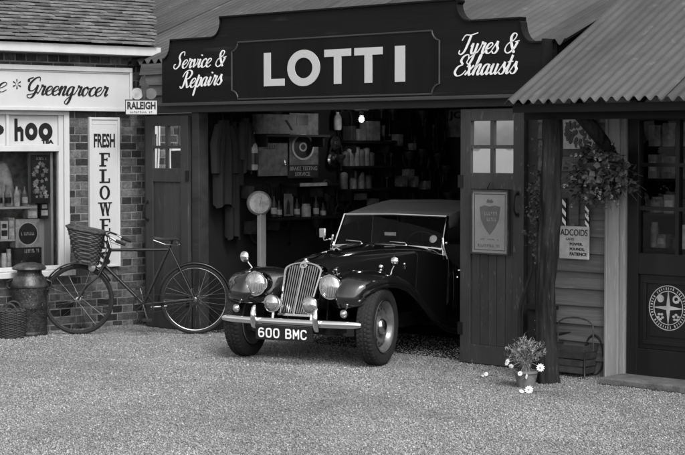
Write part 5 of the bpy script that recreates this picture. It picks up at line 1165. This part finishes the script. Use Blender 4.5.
for s_ in (-1, 1):
    rows = [[(s_*x, y, z) for x, y, z in r] for r in wing_surface(fp, xi, xo)]
    q = MB(); q.rings(rows, closed=False, caps=False); 
    # skirt falling from the outer edge, and inner valance beside the bonnet
    q.rings([[r[-1] for r in rows[2:]], [(r[-1][0]-s_*.006, r[-1][1], r[-1][2]-.025) for r in rows[2:]]], closed=False, caps=False)
    inner = [r[0] for r in rows]; q.rings([inner, [(x*1.0-s_*.02, y+.0, max(z-.20, .30)) for x, y, z in inner]], closed=False, caps=False)
    wg = q.build('front_wing', 'car_paint', car, smooth=True, solid=.006, ang=60)
    q = MB(); rim_ = [r[0] for r in [[rows[0][j]] for j in range(len(rows[0]))]]; q.tube(rim_, .005, 6); q.tube([r[-1] for r in rows[0:40]], .006, 6); q.build('wing_bead', 'car_paint', wg, smooth=True)
    # rear wing
    rp = [(1.80, .25), (1.92, .30), (2.02, .45), (2.12, .60), (2.26, .70), (2.42, .73), (2.60, .70), (2.76, .60), (2.88, .45), (2.94, .32)]
    rows = [[(s_*x, y, z) for x, y, z in r] for r in wing_surface(rp, lambda u, y: .56, lambda u, y: .70+.045*math.sin(PI*min(1, max(0, u))), .09)]
    q = MB(); q.rings(rows, closed=False, caps=False); q.rings([[r[-1] for r in rows], [(r[-1][0]-s_*.004, r[-1][1], r[-1][2]-.03) for r in rows]], closed=False, caps=False); q.build('rear_wing', 'car_paint', car, smooth=True, solid=.006, ang=60)
    # door with handle
    q = MB(); q.rings([[(s_*.588, y, .30), (s_*.592, y, .42), (s_*.596, y, .58), (s_*.585, y, zt)] for y, zt in ((1.55, .73), (1.70, .665), (1.9, .64), (2.1, .67), (2.2, .72))], closed=False, caps=False)
    d_ = q.build('door', 'car_paint', car, smooth=True, solid=.006)
    q = MB(); q.tube([(s_*.60, 1.64, .66), (s_*.63, 1.64, .66), (s_*.635, 1.72, .66)], .009, 8); q.ball((s_*.60, 1.62, .60), .012, 8); q.build('door_handle', 'chrome', d_, smooth=True)
    q = MB()
    for k in range(11): y = .50+k*.042; xx = lerp_tab([(.30, .215), (.60, .267), (.95, .337), (1.2, .402)], y)+.008; q.bar((s_*xx, y, .56), (s_*(xx+.012), y, .71), .010, .012, up=(0, 1, 0))
    q.build('louvre', 'car_paint', bon)
    for y in (.18, 1.05):
        q = MB(); xx = lerp_tab([(.05, .18), (.30, .225), (.60, .275), (.95, .345), (1.2, .412)], y); q.ball((s_*(xx+.006), y, .742), .014, 8); q.bar((s_*(xx+.01), y, .735), (s_*(xx+.012), y, .70), .012, .008)
        q.build('bonnet_catch', 'chrome', bon, smooth=True)

# wheels
def wheel_set(cx, cy, steer):
    s_ = 1 if cx > 0 else -1; name = 'c%d%d' % (cx > 0, cy > 1)
    M_ = Matrix.Translation((cx, cy, .315)) @ Matrix.Rotation(steer, 4, 'Z')
    def tr(mb): mb.v = [tuple(M_ @ Vector(p)) for p in mb.v]; return mb
    q = MB(); seg = 156; Rr = .315; rs = []
    prof = [(-.060, .212), (-.070, .232), (-.076, .262), (-.073, .288), (-.062, .304), (-.056, .3085), (-.038, .312), (-.034, .306), (-.030, .312), (-.012, .3148), (-.008, .308), (.008, .308), (.012, .3148), (.030, .312), (.034, .306), (.038, .312), (.056, .3085), (.062, .304), (.073, .288), (.076, .262), (.070, .232), (.060, .212)]
    for i in range(seg):
        a = 2*PI*i/seg; ring = []
        for k, (x, r) in enumerate(prof):
            if k in (4, 5, 6, 15, 16, 17) and i % 3 == 0: r -= .005
            if k in (8, 9, 12, 13) and (i+1) % 3 == 0: r -= .0045
            ring.append((x*.93, r*math.cos(a), r*math.sin(a)))
        rs.append(ring)
    k_ = len(prof); q.add([p for r in rs for p in r], [(i*k_+j, i*k_+j+1, ((i+1) % seg)*k_+j+1, ((i+1) % seg)*k_+j) for i in range(seg) for j in range(k_-1)])
    p_ = MB(); p_.lathe([(.0, .036), (.055, .036), (.060, .020), (.085, .012), (.10, .022), (.125, .034), (.150, .026), (.165, .008), (.178, .030), (.186, .052), (.196, .060), (.206, .066), (.214, .066), (.212, .058), (.19, .0), (.19, -.055), (.21, -.065), (.205, -.068), (.18, -.05), (.0, -.03)], (0, 0, 0), (s_, 0, 0), 48)
    wh = tr(p_).build('wheel', 'wheel_disc', car, smooth=True, ang=50); tr(q).build('tyre', 'rubber', wh, smooth=False)
    h_ = MB()
    for k in range(16):
        a = 2*PI*k/16; c = Vector((s_*.0335, .140*math.cos(a), .140*math.sin(a))); e = Vector((0, -math.sin(a), math.cos(a))); f_ = Vector((0, math.cos(a), math.sin(a)))
        h_.add([c+Vector((s_*.0015, 0, 0))+e*.014*math.cos(t)+f_*.010*math.sin(t)+Vector((s_*-.003*math.sin(t), 0, 0)) for t in [2*PI*j/10 for j in range(10)]], [tuple(range(10))])
    tr(h_).build('vent_hole', 'letter_black', wh)
    h_ = MB(); h_.lathe([(0, .075), (.02, .074), (.045, .066), (.06, .050), (.064, .036)], (0, 0, 0), (s_, 0, 0), 28)
    tr(h_).build('hub_cap', 'dull_chrome', wh, smooth=True)
    h_ = MB(); h_.lathe([(.203, .0655), (.208, .069), (.214, .0675), (.2135, .064)], (0, 0, 0), (s_, 0, 0), 48, caps=False); tr(h_).build('rim_band', 'dull_chrome', wh, smooth=True)
for cx in (-.615, .615): wheel_set(cx, 0.0, R(6.5)); wheel_set(cx, 2.39, 0)
q = MB(); q.tube([(-.55, 0, .26), (.55, 0, .26)], .03, 8); q.tube([(-.55, 2.39, .3), (.55, 2.39, .3)], .04, 8); q.box(-.36, -.28, -.30, 2.9, .25, .31); q.box(.28, .36, -.30, 2.9, .25, .31); q.box(-.3, .3, -.06, 1.2, .26, .30); q.build('chassis', 'black_iron', car)

# grille
gt, gb = (.045, .808), (-.135, .393)    # top / bottom of the shell in (y,z)
def gp_(x, h, dy=0): y = gt[0]+(gb[0]-gt[0])*(1-h); z = gt[1]+(gb[1]-gt[1])*(1-h); return (x, y+dy, z)
shell = [(.145, 0.0), (.154, .3), (.166, .6), (.176, .82), (.166, .90), (.125, .955), (.07, .985), (0, 1.0)]
full = [(-x, h) for x, h in shell]+[(x, h) for x, h in shell[::-1][1:]]
q = MB(); rs = []
fullc = crom(full, 4)
for sc_x, dh, dy in ((1.0, 0, .08), (1.0, 0, 0.0), (.985, .004, -.014), (.90, -.020, -.016), (.86, -.045, .0), (.86, -.045, .03)):
    rs.append([gp_(x*sc_x, h+dh*(h if h < .5 else 1) if dh < 0 else h, dy) for x, h in fullc])
q.rings(rs, closed=False, caps=False); 
q.rings([[gp_(-.150, -.012, dy), gp_(.150, -.012, dy), gp_(.150, .03, dy), gp_(-.150, .03, dy)] for dy in (-.012, .05)])
gsh = q.build('grille', 'chrome', car, smooth=True, ang=50)
q = MB(); q.add([gp_(x*.9, h*.96, .035) for x, h in fullc], [tuple(range(len(fullc)))]); q.build('radiator_core', 'dark_wall', gsh)
q = MB(); nb_ = 13
for k in range(nb_):
    x = (-1+2*(k+.5)/nb_)*.134
    if abs(x) < .005: continue
    # bar top limited by the shell outline
    top = min(.92, .95-.6*(abs(x)/.16)**4*.2)
    q.bar(gp_(x*.95, .03, .004), gp_(x*1.05, top, .004), .0095, .020, up=(0, 1, 0))
q.build('grille_slat', 'dull_chrome', gsh)
q = MB(); q.bar(gp_(0, .02, -.006), gp_(0, .96, -.006), .014, .016, up=(0, 1, 0)); q.build('centre_bar', 'chrome', gsh)
q = MB(); q.lathe([(.0, .006), (.032, .006), (.034, .0), (.03, -.01)], gp_(0, .945, -.022), (0, -.94, .33), 8); bd = q.build('octagon_badge', 'chrome', gsh)
q = MB(); cb = Vector(gp_(0, .945, -.029))
for seg_ in (((-.016, -.012), (-.016, .012)), ((-.016, .012), (-.009, .0)), ((-.009, 0), (-.002, .012)), ((-.002, .012), (-.002, -.012)), ((.018, .008), (.012, .013)), ((.012, .013), (.004, .010)), ((.004, .010), (.004, -.010)), ((.004, -.010), (.012, -.013)), ((.012, -.013), (.018, -.008)), ((.018, -.008), (.018, 0)), ((.018, 0), (.012, 0))):
    a, b = [cb+Vector((x, z*.33, z*.94)) for x, z in seg_]; q.bar(a, b, .0035, .003, up=(0, 1, 0))
q.build('badge_letters', 'letter_black', bd)
q = MB(); q.lathe([(.0, .03), (.016, .028), (.02, .015), (.03, .008), (.033, 0)], (0, .055, .808), (0, 0, 1), 8); q.build('filler_cap', 'chrome', gsh, smooth=True)

# lamps
def lampset(name, x, y, z, r, depth, stem=None, lens='lamp_lens', tilt=0):
    q = MB(); ax = (0, -1, tilt); q.lathe([(.0, -depth), (r*.45, -depth*.93), (r*.8, -depth*.62), (r*.97, -depth*.25), (r*1.0, -.012), (r*1.04, -.006), (r*1.05, .004), (r*1.0, .014), (r*.90, .014), (r*.90, .008)], (x, y, z), ax, 36)
    b_ = q.build(name, 'chrome' if name != 'headlight' else 'chrome', car, smooth=True, ang=40)
    q = MB(); q.lathe([(r*.91, .008), (r*.86, .017), (r*.6, .030), (r*.3, .037), (0, .039)], (x, y, z), ax, 32); q.build('lens', lens, b_, smooth=True)
    if name == 'headlight':
        q = MB()
        for k in range(-5, 6): 
            hw = math.sqrt(max(0, (r*.84)**2-(k*r*.15)**2)); q.tube([(x+k*r*.15, y-.018-.023*(1-(k*.15)**2-(t/r)**2 if True else 0), z+t) for t in [hw*(-1+2*j/6) for j in range(7)]], .0008, 4)
        q.build('lens_flute', 'enamel', b_)
        q = MB(); q.box(x-.012, x+.012, y-.022, y+.0, z+r*1.0, z+r*1.06); q.build('clip', 'chrome', b_)
    if stem:
        q = MB(); q.tube(stem, .014, 8); q.build('lamp_stalk', 'chrome', b_, smooth=True)
for s_ in (-1, 1):
    lampset('headlight', s_*.3455, -.154, .634, .098, .20, [(s_*.345, -.05, .56), (s_*.30, .02, .60)])
    lampset('fog_lamp', s_*.178, -.185, .485, .070, .075, [(s_*.178, -.16, .42), (s_*.178, -.17, .35)])
    lampset('side_light', s_*.498, -.205, .434, .032, .06, [(s_*.498, -.22, .44), (s_*.498, -.1, .50)])
# bumper
def bump_pts(z, k=0): return [(x, -.265+.075*(abs(x)/.64)**2.6+k, z) for x in [-.645+1.29*i/40 for i in range(41)]]
q = MB(); rs = []
for (x, y, z) in bump_pts(.348):
    e = max(0, abs(x)-.56)/.09; hh = .029*(1-.45*e*e)
    rs.append([(x, y-.016*math.cos(a)-.004, z+hh*math.sin(a)) if math.cos(a) > 0 else (x, y-.004-.003*math.cos(a), z+hh*math.sin(a)) for a in [2*PI*j/14 for j in range(14)]])
q.rings(rs); bmp = q.build('bumper', 'chrome', car, smooth=True, ang=60)
for s_ in (-1, 1):
    q = MB(); x = s_*.288; y = -.262
    rs = []
    for t, w_, d_ in ((-.062, .016, .012), (-.045, .024, .030), (.0, .026, .044), (.060, .024, .046), (.105, .018, .034), (.125, .010, .014)):
        rs.append([(x+w_*math.cos(a), y-.006-d_*.5+d_*.62*math.sin(a), .348+t) for a in [2*PI*j/14 for j in range(14)]])
    q.rings(rs); q.build('overrider', 'chrome', bmp, smooth=True, ang=60)
    q = MB(); q.box(s_*.32-.02, s_*.32+.02, y+.01, -.05, .315, .345); q.build('bumper_bracket', 'black_iron', bmp)
px_ = .0
q = MB(); q.box(px_-.262, px_+.262, -.300, -.290, .204, .318); pt2 = q.build('number_plate', 'letter_black', car, bevel=.004)
q = MB()
def digit_pts(ch):
    O = [(.5, 1), (.15, .95), (0, .75), (0, .25), (.15, .05), (.5, 0), (.85, .05), (1, .25), (1, .75), (.85, .95), (.5, 1)]
    return {'0': [O], '6': [[(.9, .92), (.5, 1), (.15, .93), (0, .7), (0, .25), (.15, .05), (.5, 0), (.85, .05), (1, .25), (1, .38), (.85, .55), (.5, .58), (.1, .52)]],
        'B': [[(0, 0), (0, 1), (.7, 1), (.9, .9), (.9, .62), (.7, .53), (0, .53)], [(.7, .53), (.98, .42), (.98, .12), (.75, 0), (0, 0)]], 'M': [[(0, 0), (0, 1), (.5, .35), (1, 1), (1, 0)]],
        'C': [[(1, .8), (.85, .96), (.5, 1), (.15, .95), (0, .75), (0, .25), (.15, .05), (.5, 0), (.85, .04), (1, .2)]]}[ch]
x = px_-.235; hh = .079; zb = .2215
for ch in '600 BMC':
    if ch == ' ': x += .042; q.build('plate_number', 'letter_white', pt2); q = MB(); continue
    for stk in digit_pts(ch):
        pts = [(x+a*.044+.006, zb+.006+b*(hh-.012)) for a, b in stk]
        for k, (a, b) in enumerate(zip(pts[:-1], pts[1:])):
            q.bar((a[0], -.3015-.0002*(k % 3), a[1]), (b[0], -.3015-.0002*(k % 3), b[1]), .012, .003, up=(0, 1, 0))
        for k, a in enumerate(pts): q.lathe([(.006, 0), (.006, .0015)], (a[0], -.3013-.00017*(k % 3), a[1]), (0, -1, 0), 8)
    x += .070
q.build('plate_letters', 'letter_white', pt2)
# windscreen
A = {(-1, 0): (-.537, 1.45, .852), (1, 0): (.537, 1.45, .852), (-1, 1): (-.512, 1.60, 1.128), (1, 1): (.512, 1.60, 1.128)}
q = MB(); c = [A[(-1, 0)], A[(-1, 1)], A[(1, 1)], A[(1, 0)]]
q.tube([c[0], c[1]], .013, 8); q.tube([c[2], c[3]], .013, 8); q.tube([(-.537, 1.45, .852), (-.3, 1.425, .868), (0, 1.415, .874), (.3, 1.425, .868), (.537, 1.45, .852)], .013, 8); q.tube([c[1], (0, 1.59, 1.138), c[2]], .011, 8)
ws = q.build('windscreen_frame', 'chrome', car, smooth=True)
q = MB(); q.add([c[0], (0, 1.418, .876), c[3], c[2], (0, 1.59, 1.137), c[1]], [(0, 1, 4, 5), (1, 2, 3, 4)]); q.build('windscreen', 'car_glass', ws, smooth=True)
for s_ in (-1, 1):
    q = MB(); q.slab([(0, 0)]*0+[(s_*.540, .80), (s_*.575, .80), (s_*.56, .90), (s_*.545, .95)], 1.44, 1.455); q.tube([(s_*.545, 1.45, .95), (s_*.555, 1.44, .87), (s_*.575, 1.47, .77)], .013, 8); q.tube([(s_*.548, 1.46, .90), (s_*.59, 1.45, .91)], .010, 8); q.build('screen_bracket', 'chrome', ws, smooth=True)
    q = MB(); x0 = s_*.05 if s_ < 0 else .12; q.tube([(s_*.22, 1.40, .878), (s_*.22-.02, 1.405, .90), (s_*.22-.19, 1.44, .905)], .004, 6); q.ball((s_*.22, 1.39, .878), .014, 8); q.build('wiper', 'chrome', ws, smooth=True)
q = MB(); q.box(-.06, .06, 1.50, 1.512, .948, .985); rv = q.build('rear_view_mirror', 'dull_chrome', car, bevel=.006); q = MB(); q.box(-.052, .052, 1.4975, 1.4998, .955, .978); q.build('mirror_glass', 'enamel', rv)
q = MB(); q.lathe([(.036, 0), (.036, .002), (0, .003)], (.43, 1.487, .935), (0, -.9, .45), 20); q.build('licence_disc', 'enamel', car)
# mirrors : one on each wing and one on the screen pillar
def mirror(x, y, z, r, stalk, shape='round'):
    q = MB()
    if shape == 'round': q.lathe([(0, .032), (r*.5, .028), (r*.85, .014), (r, 0), (r*.98, -.006), (0, -.006)], (x, y, z), (-.1, -1, .05), 24)
    else: q.box(x-.035, x+.035, y-.012, y+.012, z-.045, z+.045)
    m_ = q.build('mirror', 'chrome', car, smooth=True, ang=50, bevel=0 if shape == 'round' else .01); q = MB(); q.tube(stalk, .006, 8); q.build('mirror_stalk', 'chrome', m_, smooth=True)
mirror(-.60, .07, .832, .048, [(-.60, .09, .82), (-.575, .09, .78), (-.54, .10, .735)])
mirror(.60, .45, .812, .042, [(.60, .47, .80), (.57, .46, .74), (.55, .45, .67)])
mirror(-.685, 1.50, .960, .04, [(-.685, 1.505, .93), (-.65, 1.47, .895), (-.56, 1.45, .915)], 'box')
for s_, z_, yy in ((1, .765, .40), ):
    q = MB(); q.ball((s_*.50, yy, z_-.0), .022, 12); q.tube([(s_*.5, yy, z_), (s_*.5, yy, z_-.03)], .012, 8); q.build('wing_lamp', 'chrome', car, smooth=True)
# canvas hood
q = MB(); rs = []
for y, w_, z, zr in ((1.60, .515, 1.128, 1.138), (1.8, .512, 1.158, 1.168), (2.05, .505, 1.192, 1.202), (2.3, .50, 1.222, 1.232), (2.45, .495, 1.232, 1.242), (2.6, .485, 1.225, 1.235)):
    rs.append([(-w_-.02, y, z-.10), (-w_-.004, y, z-.02), (-w_+.008, y, z), (-w_*.5, y, zr-.006), (0, y, zr), (w_*.5, y, zr-.006), (w_-.008, y, z), (w_+.004, y, z-.02), (w_+.02, y, z-.10)])
rs.append([(-.56, 2.74, .80), (-.55, 2.74, .90), (-.50, 2.68, 1.05), (-.25, 2.66, 1.12), (0, 2.66, 1.13), (.25, 2.66, 1.12), (.50, 2.68, 1.05), (.55, 2.74, .90), (.56, 2.74, .80)])
rs.append([(-.56, 2.80, .79), (-.55, 2.80, .80), (-.50, 2.82, .82), (-.25, 2.84, .84), (0, 2.84, .84), (.25, 2.84, .84), (.50, 2.82, .82), (.55, 2.80, .80), (.56, 2.80, .79)])
q.rings(rs, closed=False, caps=False); hd_ = q.build('canvas_hood', 'canvas', car, smooth=True, solid=.008, ang=50)
for s_ in (-1, 1):
    q = MB(); q.rings([[(s_*.545, 2.15, .74), (s_*.52, 2.15, 1.11)], [(s_*.555, 2.5, .80), (s_*.49, 2.52, 1.13)], [(s_*.56, 2.74, .80), (s_*.55, 2.74, .90)]], closed=False, caps=False); q.build('quarter_panel', 'canvas', hd_, solid=.006)
q = MB(); q.lathe([(.0, -.06), (.29, -.06), (.31, -.04), (.315, 0), (.31, .04), (.29, .06), (.18, .05), (.0, .03)], (0, 3.02, .58), (0, 1, .25), 40); q.build('spare_wheel', 'rubber', car, smooth=True, ang=50)

# the bodywork sits a hand's breadth ahead of the axle line; wings and wheels stay over it
for o in car.children:
    if o.name.split('.')[0] not in ('wheel', 'front_wing', 'rear_wing', 'chassis'): o.location.y = -.12
